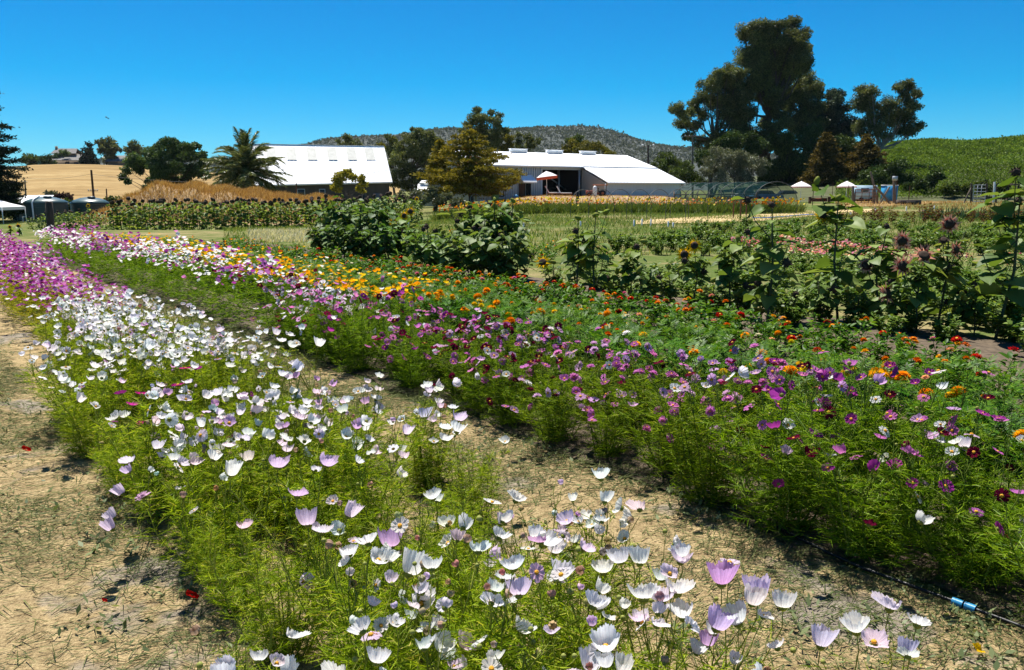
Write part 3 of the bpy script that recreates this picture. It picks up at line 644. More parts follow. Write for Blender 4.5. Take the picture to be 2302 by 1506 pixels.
shr = [("oleander_bush", "dark bush at the foot of the vineyard, left one", 118, (2000, 447), [(1990, 400, 40), (2030, 410, 30), (1960, 405, 30), (2010, 385, 30)], M_under), ("small_tree", "small dark upright tree against the vineyard hill", 112, (2100, 440), [(2100, 392, 16), (2090, 400, 12), (2112, 398, 12), (2100, 408, 14)], M_under), ("bush", "mid green bush below the vineyard, left of the metal gate", 108, (2150, 444), [(2150, 420, 18), (2175, 425, 16), (2130, 424, 16)], M_pepper), ("bush", "leafy bush below the vineyard behind the metal gate", 108, (2215, 444), [(2200, 418, 18), (2225, 420, 18), (2250, 422, 16)], M_pepper), ("bush", "dark bush left of the upright tree below the vineyard", 112, (2062, 446), [(2060, 415, 20), (2045, 424, 16), (2078, 424, 14)], M_under), ("bush", "grey-green bush behind the sunflower field's right end", 74, (930, 455), [(905, 442, 14), (930, 440, 16), (955, 444, 14), (975, 438, 20), (945, 452, 16)], M_olive), ("bush", "pale olive bush in front of the conifer's trunk", 76, (1010, 458), [(1000, 448, 16), (985, 454, 14), (1025, 452, 14), (1040, 456, 12)], M_olive), ("bush", "green bush between the two dark water tanks", 80, (158, 480), [(150, 462, 14), (165, 458, 14), (180, 455, 10), (160, 474, 16), (145, 476, 12)], M_pepper), ("bush", "round olive bush behind the water tanks", 118, (113, 446), [(113, 436, 9), (106, 439, 7), (121, 439, 7)], M_olive), ("bush", "purple-leaved bush behind the water tanks", 118, (142, 448), [(133, 440, 6), (142, 441, 7), (152, 441, 7), (158, 445, 5)], lm("purple_leaf", (.02, .010, .014), (.035, .018, .022), (.06, .03, .035))), ("bush", "low green vines on the right of the farther water tank", 120, (270, 452), [(255, 449, 8), (270, 450, 8), (290, 448, 8), (308, 448, 7), (240, 450, 7)], M_pepper)]
for i, (nm, lb, y, bs, bl, mt) in enumerate(shr):
    clump_tree(nm, lb, "bush" if "tree" not in nm else "tree", y, bs, bl, mt, M_bark, px=2.3, nsub=8, seed=80 + i, asp=1.7, droop=0, trunk="tree" in nm, zb=(0 if i < 6 else None))

def conifer(label, y, base, apex, half, y_wide, mat, bark, nlev, seed, dens=1.0, px=2.4, tip=.15, flat=.32, y_low=None, lift=.12, group=None, zb=None, dead=0, gap=0.0, cat="tree", name="conifer"):
    """layered conifer: apex pixel, widest half-width in pixels at pixel row y_wide"""
    r = R0(seed); mp = MPX(y); B = PY(base[0], base[1], y); B[2] = zb if zb is not None else gz(B[0], B[1]) - .1
    root = thing(name, label, cat, B, 0, group)
    A = PY(apex[0], apex[1], y) - B; zw = PY(apex[0], y_wide, y)[2] - B[2]; zl = (PY(apex[0], y_low, y)[2] - B[2]) if y_low else zw * .8
    Rw = half * mp; s = px * 2.2 * mp; P_, U_, W_ = [], [], []; tb = MB()
    for i in range(nlev):
        t = i / (nlev - 1); z = A[2] - (A[2] - zl) * t
        f = (A[2] - z) / (A[2] - zw); R = Rw * (min(1, f) ** .8) * (1 if f <= 1 else max(.5, 1.25 - .25 * f)) + .15
        nb = max(4, int(6 + R * 1.1)); off = r.random() * 6
        for k in range(nb):
            a = off + 2 * math.pi * k / nb + r.normal() * .25
            if r.random() < gap: continue
            Rb = R * r.uniform(.62, 1.12); dirh = np.array((math.cos(a), math.sin(a), 0))
            st = A * (z / A[2]); end = st + dirh * Rb + np.array((0, 0, Rb * (lift - tip * r.random())))
            n = int(dens * 26 * Rb / s) + 10
            u = r.random((n, 1)) ** .7; wdt = Rb * .17 * (1.15 - u) + s * .5
            c = st + (end - st) * u + np.concatenate([r.normal(size=(n, 2)) * wdt, r.normal(size=(n, 1)) * wdt * flat], 1) - np.array((0, 0, 1)) * (u * (1 - u)) * Rb * .12
            d = unit(dirh * .8 + r.normal(size=(n, 3)) * .55 + np.array((0, 0, .15 - .3 * r.random())))
            L = s * r.uniform(.7, 1.5, (n, 1)); P_.append(c); U_.append(d * L); W_.append(unit(np.cross(d, r.normal(size=(n, 3)))) * L * .24)
            if Rb > 1: tb.tube([st, (st + end) / 2 - np.array((0, 0, Rb * .03)), end], [.05 * Rb ** .6, .035 * Rb ** .6, .012], 4)
    b = MB(); b.cards(np.concatenate(P_), np.concatenate(U_), np.concatenate(W_)); b.build("crown", mat, root)
    if dead:
        n = 260; c = np.array((half * mp * .15, -Rw * .55, zw * 1.0)) + r.normal(size=(n, 3)) * Rw * (.16, .1, .24); d = unit(r.normal(size=(n, 3)) + (0, 0, -.4)); L = s * r.uniform(.7, 1.4, (n, 1))
        b = MB(); b.cards(c, d * L, unit(np.cross(d, r.normal(size=(n, 3)))) * L * .2); o = b.build("dead_foliage", M_dead, root); o['label'] = "rusty brown dead spray in the conifer's crown"
    h = A[2]; r0 = max(.12, h * .03)
    tb.tube([(0, 0, 0), A * .3, A * .7, A * .97], [r0 * 1.2, r0, r0 * .5, .03], 8)
    tb.build("trunk", bark, root)
    return root
conifer("wide yellow-green conifer with a rusty dead patch in front of the low barn", 88, (1060, 452), (1052, 284), 112, 402, M_conif, M_bark, 13, 101, dens=.95, gap=.25, flat=.22, y_low=428, dead=1, tip=.25)
conifer("narrow yellow-green conifer leaning on the wide one's left side", 92, (978, 452), (990, 318), 30, 420, M_conif, M_bark, 14, 106, dens=1.1, y_low=434, tip=.3)
conifer("brown-green conifer right behind the parasols, the left of two", 128, (1862, 446), (1858, 300), 56, 415, M_conif_dk, M_bark, 17, 102, y_low=424, dens=1.2, tip=.35, group="brown conifers at the grove's edge")
conifer("brown-green conifer above the leaning posts, the right of two", 126, (1950, 446), (1948, 306), 58, 400, M_conif_dk, M_bark, 17, 103, y_low=418, dens=1.2, tip=.35, group="brown conifers at the grove's edge")
conifer("tall dark cedar cut off by the left edge of the view", 74, (-60, 474), (-64, 105), 108, 420, M_conif_bk, M_bark, 20, 104, y_low=445, dens=1.0, tip=.5, lift=.2, px=2.2, gap=.12)
clump_tree("bush", "dark bush behind the white canopy at the left edge", "bush", 76, (15, 492), [(10, 455, 24), (30, 448, 20), (-10, 460, 24), (40, 470, 16), (20, 478, 18), (0, 430, 26)], M_under, M_bark, px=2.2, nsub=8, seed=105, trunk=False)

# date palm
def palm():
    r = R0(7); y = 94; mp = MPX(y); B = PY(556, 452, y); B[2] = gz(B[0], B[1]) + .2
    root = thing("palm_tree", "stout date palm with arching fronds in front of the tall-roofed barn's left end", "palm", B)
    hz = PY(556, 390, y)[2] - B[2]; b = MB(); n = 14
    b.tube([(0, 0, z) for z in np.linspace(-.6, hz, n)], [.46 + .05 * (k % 2) for k in range(n)], 12); b.build("trunk", M_bark, root)
    vars_ = []
    for v in range(5):
        b = MB(); L = 5.5; m = 16; dr = (.55, .75, .95, 1.2, .35)[v]
        t = np.linspace(0, 1, m); x = L * t * (1 - .22 * dr * t * t); z = L * (.35 * t - .62 * dr * t ** 2.4)
        rib = np.stack([x, np.zeros(m), z], 1); b.tube(rib, np.linspace(.045, .01, m), 4, cap=False)
        q = np.linspace(.12, 1, 58); px_ = np.interp(q, t, x); pz = np.interp(q, t, z)
        for sd in (-1, 1):
            P = np.stack([px_, np.zeros_like(q), pz], 1); l = .8 * np.sin(np.pi * (q * .82 + .14)) ** .7 + .08
            D = np.stack([np.full_like(q, .62), sd * np.full_like(q, .75), .22 - .5 * q * dr], 1) + r.normal(size=(58, 3)) * .10
            b.bent(P, D, l, .35, .11, r)
        vars_.append(b.mesh("frond", M_palm))
    k = 0
    for ring, cnt, el in ((0, 11, 70), (1, 16, 50), (2, 20, 30), (3, 22, 8), (4, 22, -14), (4, 20, -36)):
        for i in range(cnt):
            a = 2 * math.pi * (i + .5 * (ring % 2)) / cnt + r.normal() * .12; e = rad(el + r.normal() * 6)
            o = obj("frond", vars_[min(4, (ring + int(r.integers(0, 2)))) if ring else 4], root, (0, 0, hz))
            o.rotation_euler = (r.normal() * .25, -e, a); o.scale = (r.uniform(.82, 1.05),) * 3; k += 1
    M_date = lm("date_stalk", (.16, .07, .015), (.26, .12, .02), (.36, .19, .04))
    for i in range(5):
        b = MB(); a = r.random() * 6.28; c = np.array((math.cos(a), math.sin(a), 0)) * .6 + (0, 0, hz + .7 + r.random() * .5); n = 60
        d = unit(r.normal(size=(n, 3)) + (0, 0, -.8)); b.cards(c + r.normal(size=(n, 3)) * .16, d * .34, unit(np.cross(d, r.normal(size=(n, 3)))) * .05)
        b.build("fruit_cluster", M_date, root)
palm()

# woodland on the mountain, vines on the hill, dry grass on the mounds, field grass
def stuff_mesh(b, name, mat, label, loc=None):
    return kind(b.build(name, mat), 'stuff', label)
def on_grid(G, r, n, t0=0.0, t1=1.0, skip=3):
    ny, nx, _ = G.shape; a = r.uniform(t0 * (ny - 1 - skip), t1 * (ny - 1 - skip) - 1e-3, n); c = r.uniform(0, nx - 1.001, n)
    i, j = a.astype(int), c.astype(int); fa, fc = (a - i)[:, None], (c - j)[:, None]
    return G[i, j] * (1 - fa) * (1 - fc) + G[i + 1, j] * fa * (1 - fc) + G[i, j + 1] * (1 - fa) * fc + G[i + 1, j + 1] * fa * fc
r = R0(300); b = MB()
P = np.concatenate([on_grid(GM, r, 30000, .35, 1.0), on_grid(GM, r, 1200, .985, 1.0)])
P = P[np.sin(P[:, 0] * .011) + np.sin(P[:, 1] * .017 + P[:, 0] * .006) + np.sin(P[:, 0] * .031 + P[:, 2] * .05) + r.normal(size=len(P)) * .5 > -1.9]; P = P[(P[:, 0] / P[:, 1] > -.55) & (P[:, 0] / P[:, 1] < .75)]
sz = r.uniform(1.6, 3.8, len(P)) * np.where(r.random(len(P)) < .12, 1.5, 1); k = 5
Q = np.repeat(P, k, 0); sq = np.repeat(sz, k)[:, None]
off = unit(r.normal(size=(len(Q), 3))) * sq * .55; off[:, 2] = np.abs(off[:, 2]) * 1.0
d = unit(r.normal(size=(len(Q), 3))); b.cards(Q + off, d * sq * .9, unit(np.cross(d, r.normal(size=(len(Q), 3)))) * sq * .38)
stuff_mesh(b, "mountain_woodland", lm("far_woodland", (.046, .060, .050), (.062, .078, .062), (.08, .092, .068), trans=.3, gloss=0), "dark scrubby woodland covering the far mountain")
b = MB(); r = R0(301); P = []
ny, nx, _ = GV.shape
def gv_z(x, y):                                        # height of the vineyard hill under a point
    t = (y - 105) / (260 - 105) * 25; i = np.clip(t.astype(int), 0, 24); fi = np.clip(t - i, 0, 1)
    px = CX + x / y * FPX * CP; c = np.clip((px - 1600) / 12, 0, nx - 1.01); j = c.astype(int); fj = c - j
    z = lambda ii, jj: GV[ii, jj, 2]
    return (z(i, j) * (1 - fi) + z(i + 1, j) * fi) * (1 - fj) + (z(i, j + 1) * (1 - fi) + z(i + 1, j + 1) * fi) * fj
n = 150000; row = r.integers(0, 62, n); yy0 = 108 + row * 2.45; uu = r.uniform(.40, .70, n)
yy = yy0 + uu * yy0 * .10 - .05 * yy0 + r.normal(size=n) * .38; keep = (yy > 107) & (yy < 259); yy = yy[keep]; uu = uu[keep]
xx = uu * yy; zz = gv_z(xx, yy) + np.abs(r.normal(size=len(xx))) * .3 + .15
P = np.stack([xx, yy, zz], 1); d = unit(r.normal(size=(len(P), 3)) + (0, 0, .3)); L = r.uniform(.26, .55, (len(P), 1)) * (yy / 190)[:, None]
b.cards(P, d * L, unit(np.cross(d, r.normal(size=(len(P), 3)))) * L * .3)
stuff_mesh(b, "grapevine_foliage", lm("vine_leaf", (.055, .11, .014), (.11, .19, .026), (.19, .28, .05), trans=.35, gloss=.02, grime=.15), "rows of green grapevines covering the hillside on the right")
M_drygrass = lm("dry_grass", (.24, .13, .045), (.40, .24, .09), (.56, .38, .17), trans=.3, gloss=0)
def tufts(name, label, mat, n, xr, yr, zf, h, seed, w=.02, mask=None, droop=.35, lean=(.25, .25)):
    r = R0(seed); x, y = r.uniform(*xr, n), r.uniform(*yr, n)
    if mask is not None:
        k = mask(x, y, r); x, y = x[k], y[k]
    P = np.stack([x, y, zf(x, y) - .02], 1); D = np.stack([r.normal(size=len(x)) * lean[0] + .1, r.normal(size=len(x)) * lean[1], np.ones(len(x))], 1)
    b = MB(); b.bent(P, D, r.uniform(.5, 1.2, len(x)) * h, droop, w * r.uniform(.6, 1.3, len(x)), r)
    return stuff_mesh(b, name, mat, label)
tufts("dry_grass", "tall orange-tan dry grass on the mound before the barn", M_drygrass, 26000, (mA - 2, mB_), (66, 84), zA, .75, 310, .05, lambda x, y, r: zA(x, y) > gz(x, y) + .15)
tufts("dry_grass", "short dry grass on the bank below the low barn", M_drygrass, 9000, (mC, mD), (76, 100), zB, .3, 311, .05, lambda x, y, r: r.random(len(x)) < .5)
M_meadow = lm("meadow_grass", (.06, .12, .022), (.13, .20, .045), (.30, .29, .11), trans=.4, gloss=0)
tufts("meadow_grass", "pale green and straw meadow grass between the flower field and the sunflowers", M_meadow, 90000, (-16, 40), (20, 56), gz, .28, 312, .028, lambda x, y, r: (x > -.36 * y) & (x < .70 * y) & (np.sin(x * .5 + y * .3) + np.sin(y * .9 - x * .2) + r.normal(size=len(x)) * .8 > -1.0))
tufts("paddock_grass", "dry golden grass in the paddock behind the gates", M_drygrass, 9000, (32, 80), (62, 104), lambda x, y: 0 * x, .45, 313, .05, lambda x, y, r: (x > .40 * y))
# ------------------------------------------------------------------ tanks, shed, canopy, poles, posts
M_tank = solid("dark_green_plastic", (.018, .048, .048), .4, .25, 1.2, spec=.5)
M_tank_top = solid("dome_plastic_painted_sun", (.05, .095, .095), .35, .2, 1, spec=.5)  # lighter copy of the tank plastic, sunlight put into its colour
M_canvas = leaf_mat("white_canvas", [(0, (.8, .8, .8)), (1, (.82, .82, .81))], trans=.25, gloss=0, tcol=(1, 1, 1))
M_pvc = solid("white_plastic_pipe", (.78, .78, .76), .4, .08, 4)
M_rust = solid("rusty_steel", (.14, .055, .03), .85, .4, 8)
M_post = solid("old_post_wood", (.075, .055, .045), .9, .4, 8, stretch=(4, 4, .4))
def at(px, py, y, z=None):
    p = PY(px, py, y); p[2] = gz(p[0], p[1]) if z is None else z
    return p
def tank(px, y, wpx, ytop, ydome, lab, pipes):
    mp = MPX(y); P = at(px, 480, y); R = wpx * mp / 2; zt = PY(px, ytop, y)[2] - P[2]; zd = PY(px, ydome, y)[2] - P[2]
    o = thing("water_tank", lab, "water tank", P, 0, "dark green water tanks")
    b = MB(); pr = [(R * .99, -.1)]
    for i in range(10):
        z0 = zt * i / 10; pr += [(R, z0 + .01), (R, z0 + zt * .075), (R * .985, z0 + zt * .088)]
    b.lathe(pr + [(R, zt)], 36); b.build("tank_wall", M_tank, o, True)
    b = MB(); b.lathe([(R * 1.02, zt - .02), (R * 1.02, zt + .05), (R * .8, zt + (zd - zt) * .48), (R * .5, zt + (zd - zt) * .82), (R * .2, zt + (zd - zt) * .98), (.01, zd)], 36); b.build("dome", M_tank_top, o, True)
    b = MB(); b.lathe([(.34, zd - .32), (.36, zd + .02), (.30, zd + .06), (.01, zd + .08)], 16, M=np.array(Matrix.Translation((R * .28, -R * .3, 0)))); b.build("hatch", M_tank, o, True)
    for a in (-2.2, -1.0):
        b = MB(); b.box((R * math.cos(a) * .94, R * math.sin(a) * .94, zt + .09), (.22, .16, .14)); b.build("lug", M_tank, o)
    if pipes:
        b = MB(); x = -R * .1; b.tube([(x, -R - .08, .3), (x, -R - .08, zt), (x - .02, -R * .85, zt + .32), (x + .1, -R * .4, zd + .1)], .07, 8); b.build("pipe", M_pvc, o, True)
        b = MB(); b.tube([(-R * .82, -R * .75, -.1), (-R * .82, -R * .75, .42), (-R * .7, -R * .7, .46)], .06, 8); b.build("pipe", M_pvc, o, True)
tank(106, 75, 86, 455, 442, "nearer dark green water tank with white pipe, behind the wooden post", True)
tank(204, 79, 78, 456, 443, "second dark green water tank, behind the slim pole and the orange sunflower", False)
P = at(52, 492, 77); o = thing("shed", "small pale metal shed with low roof left of the water tanks", "shed", P, .1)
b = MB(); b.box((0, 0, .8), (1.05, 1.6, 1.75)); b.build("wall", M_corr, o)
b = MB(); b.box((0, -.82, .75), (.03, .05, 1.6)); b.build("corner_trim", M_darksteel, o)
b = MB(); slab(b, np.array((-.75, -1.1, 1.6)), np.array((2.4, -1.1, 1.62)), np.array((2.4, 1.4, 2.35)), np.array((-.75, 1.4, 2.33)), .06); b.build("roof", M_roof, o)
P = at(-8, 497, 70); o = thing("canopy_tent", "white pop-up canopy cut by the left edge", "canopy", P)
b = MB(); w = 1.65; zt = 1.42; za = 2.15
c4 = [(-w, -w, zt), (w, -w, zt), (w, w, zt), (-w, w, zt)]
for i in range(4):
    a, c = np.array(c4[i]), np.array(c4[(i + 1) % 4]); m = (a + c) / 2 * (1, 1, 1)
    b.add([a, c, (a + c) / 2 * (.5, .5, 0) + (0, 0, (zt + za) / 2 + .02), a * (.5, .5, 0) + (0, 0, (zt + za) / 2 - .05), c * (.5, .5, 0) + (0, 0, (zt + za) / 2 - .05), (0, 0, za)], [(0, 1, 2), (0, 2, 3), (1, 4, 2), (3, 2, 5), (2, 4, 5)])
    b.add([a, c, c - (0, 0, .26), a - (0, 0, .26)], [(0, 3, 2, 1)])
b.build("canopy", M_canvas, o)
for x, yq in ((-w, -w), (w, -w), (w, w), (-w, w)):
    b = MB(); b.bar((x, yq, -.05), (x * .98, yq * .98, zt), .06); b.build("leg", M_white, o)
def pole(name, lab, y, p0, p1, r0, r1, mat, cross=(), cat="pole", k=8, group=None, extra=None, z0=None):
    A = at(p0[0], p0[1], y, z0); T = PY(p1[0], p1[1], y) - A; T[1] = 0
    o = thing(name, lab, cat, A, 0, group); b = MB(); b.tube([(0, 0, -.1), T * .5, T], [r0, (r0 + r1) / 2, r1], k); b.build("shaft", mat, o)
    for f, wd, th in cross:
        b = MB(); b.bar(T * f + (-wd / 2, -.04, 0), T * f + (wd / 2, -.04, 0), th); b.build("crossarm", mat, o)
        for q in (-.45, -.2, .2, .45):
            b = MB(); b.lathe([(.02, 0), (.05, .05), (.05, .12), (.01, .16)], 6, M=np.array(Matrix.Translation((T * f + (q * wd, -.04, th / 2)).tolist()))); b.build("insulator", M_pvc, o)
    return o
pole("utility_pole", "brown leaning utility pole rising before the golden hill", 88, (213, 470), (205, 382), .13, .10, M_brown, [(.55, 1.1, .06)])
pole("utility_pole", "faint grey pole on the golden hill by the cedar", 150, (57, 440), (56, 404), .16, .12, M_wood, [(.9, .9, .08)])
pole("utility_pole", "tall grey utility pole with crossarm in front of the left-hand eucalyptus", 128, (1557, 446), (1557, 304), .17, .12, M_wood, [(.985, 2.6, .12)])
o = pole("utility_pole", "dark pole with two round lamps right of the low barn's ridge", 122, (1458, 446), (1457, 326), .18, .13, M_post, [(.97, 1.6, .08)])
A = at(1458, 446, 122); T = PY(1457, 326, 122) - A
for q in (-.8, .8):
    b = MB(); b.lathe([(.01, 0), (.16, .06), (.18, .2), (.01, .3)], 10, M=np.array(Matrix.Translation((T[0] + q, -.05, T[2] - .15)))); b.build("lamp", M_pvc, o, True)
def post(lab, px, py0, px1, py1, w, y=None, mat=M_post, grp="wooden field posts", z0=None, name="fence_post"):
    A = PG(px, py0) if y is None else at(px, py0, y, z0); y = A[1]; T = PY(px1, py1, y) - A; T[1] = 0
    b = MB(); b.tube([(0, 0, -.15), T * .5, T * .985, T], [w / 2, w * .49, w * .47, w * .38], 9)
    for i in range(3): b.bar((-w * .3 + i * w * .3, -w * .5, .1 * T[2]), T * .9 + (-w * .3 + i * w * .3, -w * .49, 0), .012, .012)
    o = obj(name, b.mesh(name, mat), None, A); return tag(o, lab, "post", grp)
post("dark wooden post standing behind the far purple cosmos", 118, 545, 110, 453, .26, 30, z0=-.1)
post("dark wooden post at the left of the dark sunflower field", 817, 500, 818, 436, .20, 46)
post("short dark post before the low barn's doorway", 1299, 470, 1298, 431, .26, 60)
post("rusty short pole beside the far water tank", 213, 476, 210, 424, .13, 82, M_rust)
post("rusty slim pole at the far water tank's right side", 242, 470, 239, 424, .13, 84, M_rust)
post("brown post before the tall barn's window", 666, 446, 666, 412, .14, 92, M_rust)

# wires
def wire(lab, a, ya, b_, yb, sag, rr=.012):
    A, B = PY(*a, ya), PY(*b_, yb); b = MB(); t = np.linspace(0, 1, 14)[:, None]
    pts = (B - A) * t - np.array((0, 0, 1)) * 4 * sag * t * (1 - t); b.tube(pts, rr, 4)
    o = obj("power_line", b.mesh("power_line", M_darksteel), None, A); return tag(o, lab, "power line")
wire("thin power line drooping across the tall barn's white roof", (206, 392), 88, (886, 380), 104, 1.3, .016)
wire("thin power line crossing the golden hill from the brown pole", (206, 391), 88, (-60, 380), 95, .8)
# wire fence at the foot of the golden hill
A, Bf = at(246, 444, 118), at(316, 440, 118); o = thing("wire_fence", "low wire fence along the foot of the golden hill", "fence", A)
for i in range(9):
    b = MB(); p = (Bf - A) * i / 8; b.tube([p - (0, 0, .1), p + (0, 0, 1.1)], .05, 5); b.build("post", M_post, o)
for h in (.5, .8, 1.05):
    b = MB(); b.tube([(0, 0, h), Bf - A + (0, 0, h)], .015, 4); b.build("wire", M_steel, o)

# ------------------------------------------------------------------ parasols, loungers and yard things
M_par = leaf_mat("parasol_fabric", [(0, (.80, .74, .72)), (1, (.84, .80, .78))], trans=.2, gloss=0, tcol=(1, .8, .75))
M_fringe = leaf_mat("orange_fringe", [(0, (.62, .12, .05)), (1, (.72, .17, .08))], trans=.3, gloss=0, tcol=(1.1, .8, .7))
M_pink = leaf_mat("pink_fringe", [(0, (.72, .36, .33)), (1, (.78, .45, .42))], trans=.3, gloss=0, tcol=(1, .8, .8))
def parasol(lab, P, R, h, fr, tilt, drop=.25):
    o = thing("parasol", lab, "parasol", P, 0, "parasols with scalloped fringes"); M = np.array(Matrix.Translation((0, 0, h)) @ Matrix.Rotation(tilt, 4, 'Y'))
    n = 8; a = np.arange(n) * 2 * np.pi / n; b = MB(); V = []; t_ = [.04, .5, 1]
    for q in t_:
        V += [(R * q * math.cos(x), R * q * math.sin(x), .62 * (1 - q ** 1.25)) for x in a]
    V = np.array(V) @ M[:3, :3].T + M[:3, 3]; F = [(i * n + j, i * n + (j + 1) % n, (i + 1) * n + (j + 1) % n, (i + 1) * n + j) for i in range(2) for j in range(n)]
    b.add(V, F); b.add(V[:n], [list(range(n))]); b.build("canopy", M_par, o)
    b = MB(); m = 64; q = np.arange(m) * 2 * np.pi / m; side = (q / (2 * np.pi / n)) % 1; rr = R * math.cos(np.pi / n) / np.cos((side - .5) * 2 * np.pi / n)
    top = np.stack([rr * np.cos(q), rr * np.sin(q), 0 * q], 1); bot = top * 1.01 - np.array((0, 0, 1)) * (drop * (.7 + .3 * np.abs(np.sin(q * 16)))[:, None])
    V = np.concatenate([top, bot]) @ M[:3, :3].T + M[:3, 3]; b.add(V, [(i, (i + 1) % m, m + (i + 1) % m, m + i) for i in range(m)]); b.build("fringe", fr, o)
    b = MB(); b.tube([(0, 0, -.1), (0, 0, h * .6), M[:3, 3] + M[:3, 2] * .68], .035, 8); b.build("pole", M_white, o)
    for x in a:
        b = MB(); e = M[:3, :3] @ np.array((R * .97 * math.cos(x), R * .97 * math.sin(x), .0)) + M[:3, 3]; b.bar(M[:3, 3] + M[:3, 2] * .5, e, .02); b.build("rib", M_white, o)
    return o
Pm = PY(1229, 438, 93); Pm[2] = zB(Pm[0], Pm[1])
parasol("parasol with orange fringe shading the loungers at the barn doorway", Pm, 1.2, PY(1229, 397, 93)[2] - Pm[2], M_fringe, -.12, .32)
parasol("pale pink parasol, the left of the two before the dark grove", at(1799, 452, 100), 1.28, 1.95, M_pink, 0, .18)
parasol("pale pink parasol behind the orange sunflower, the right of two", at(1901, 452, 98), 1.22, 1.95, M_pink, 0, .18)
M_cush = solid("white_cushion", (.75, .73, .72), .8, .06, 6); M_cushp = solid("pink_striped_cushion", (.60, .38, .40), .8, .3, 9, stretch=(8, 1, 1)); M_teak = solid("teak_wood", (.28, .11, .05), .6, .3, 6)
def lounger(lab, px, cm):
    P = PY(px, 436, 95); P[2] = zB(P[0], P[1]); o = thing("sun_lounger", lab, "sun lounger", P, -.08, "loungers at the barn doorway", 1.0)
    b = MB(); b.box((.35, 0, .36), (1.35, .7, .10)); b.build("seat_cushion", M_cush, o)
    b = MB(); b.bar((-.30, 0, .38), (-.72, 0, 1.12), .7, .11, up=(0, 1, 0)) if False else b.prism([(-.28, -.35, .38), (-.28, .35, .38), (-.38, .35, .34), (-.38, -.35, .34)], [(-.70, -.35, 1.16), (-.70, .35, 1.16), (-.80, .35, 1.11), (-.80, -.35, 1.11)]); b.build("backrest_cushion", cm, o)
    b = MB(); b.box((.2, -.33, .27), (1.75, .05, .08)); b.box((.2, .33, .27), (1.75, .05, .08)); b.box((1.04, 0, .27), (.06, .62, .08)); b.box((-.64, 0, .27), (.06, .62, .08)); b.build("frame", M_teak, o)
    for x, y_ in ((.95, -.3), (.95, .3), (-.55, -.3), (-.55, .3)):
        b = MB(); b.box((x, y_, .11), (.07, .07, .27)); b.build("leg", M_teak, o)
lounger("lounger with pink striped backrest beneath the orange-fringed parasol", 1240, M_cushp)
lounger("all-white lounger, right of the pink-backed one", 1266, M_cush)
# little open tractor with orange roof by the lean-to
M_orange = solid("orange_paint", (.55, .16, .06), .5, .15, 2); M_red = solid("faded_red_paint", (.33, .09, .06), .6, .2, 3); M_rub = solid("tyre_rubber", (.025, .024, .023), .8, .2, 4)
P = PY(1342, 437, 96); P[2] = zB(P[0], P[1]); o = thing("tractor", "small red tractor with an orange sunshade in front of the lean-to wall", "tractor", P)
b = MB(); b.box((.4, 0, 1.32), (1.7, 1.2, .10)); b.build("sunshade", M_orange, o); b = MB()
for x in (-.2, 1.05):
    for y_ in (-.5, .5): b.bar((x, y_, .4), (x, y_, 1.3), .05)
b.build("roof_frame", M_darksteel, o); b = MB(); b.box((-.85, 0, .48), (.9, .55, .42)); b.box((.2, 0, .36), (1.4, .5, .18)); b.build("body", M_red, o)
b = MB(); b.box((.35, 0, .58), (.45, .5, .1)); b.box((.15, 0, .78), (.08, .5, .4)); b.build("seat", M_rub, o)
for x, y_, rr in ((.6, -.55, .38), (.6, .55, .38), (-1.0, -.42, .24), (-1.0, .42, .24)):
    b = MB(); M = np.array(Matrix.Translation((x, y_, rr - .02)) @ Matrix.Rotation(rad(90), 4, 'X')); b.lathe([(rr * .4, -.1), (rr * .9, -.11), (rr, -.06), (rr, .06), (rr * .9, .11), (rr * .4, .1)], 18, M=M); w = b.build("wheel", M_rub, o)
    b = MB(); b.lathe([(.01, -.07), (rr * .42, -.08), (rr * .42, .08), (.01, .07)], 12, M=M); b.build("rim", M_orange, w)
# white water cooler / barrel beside it
P = PY(1337, 437, 94); P[2] = zB(P[0], P[1]) + .0; b = MB(); b.lathe([(.2, 0), (.24, .08), (.24, .9), (.2, 1.1), (.1, 1.22), (.01, 1.24)], 14); b.tube([(0, 0, 0), (0, 0, .2)], .2, 8)
tag(obj("barrel", b.mesh("barrel", M_pvc, True), None, P), "white upright barrel left of the orange sunshade", "barrel")
# utility cart
P = at(1121, 452, 88, .0); o = thing("utility_cart", "yellow-green utility cart parked under the conifer's right side", "cart", P); M_lime = solid("lime_paint", (.30, .36, .10), .5, .2, 2)
b = MB(); b.box((-.35, 0, .75), (.75, 1.1, .55)); b.box((.35, 0, .5), (.8, 1.1, .15)); b.build("body", M_lime, o); b = MB(); b.box((.3, 0, .85), (.5, .9, .12)); b.box((.55, 0, 1.15), (.12, .9, .55)); b.build("seat", M_rub, o)
b = MB(); b.bar((-.1, -.45, .9), (.05, -.45, 1.7), .05); b.bar((.7, -.45, .5), (.75, -.45, 1.7), .05); b.bar((-.1, .45, .9), (.05, .45, 1.7), .05); b.bar((.7, .45, .5), (.75, .45, 1.7), .05); b.bar((.75, -.45, 1.7), (.75, .45, 1.7), .05); b.build("roll_bar", M_darksteel, o)
for x, y_ in ((-.45, -.55), (-.45, .55), (.55, -.55), (.55, .55)):
    b = MB(); M = np.array(Matrix.Translation((x, y_, .27)) @ Matrix.Rotation(rad(90), 4, 'X')); b.lathe([(.1, -.1), (.26, -.1), (.28, 0), (.26, .1), (.1, .1)], 14, M=M, cap=True); b.build("wheel", M_rub, o)
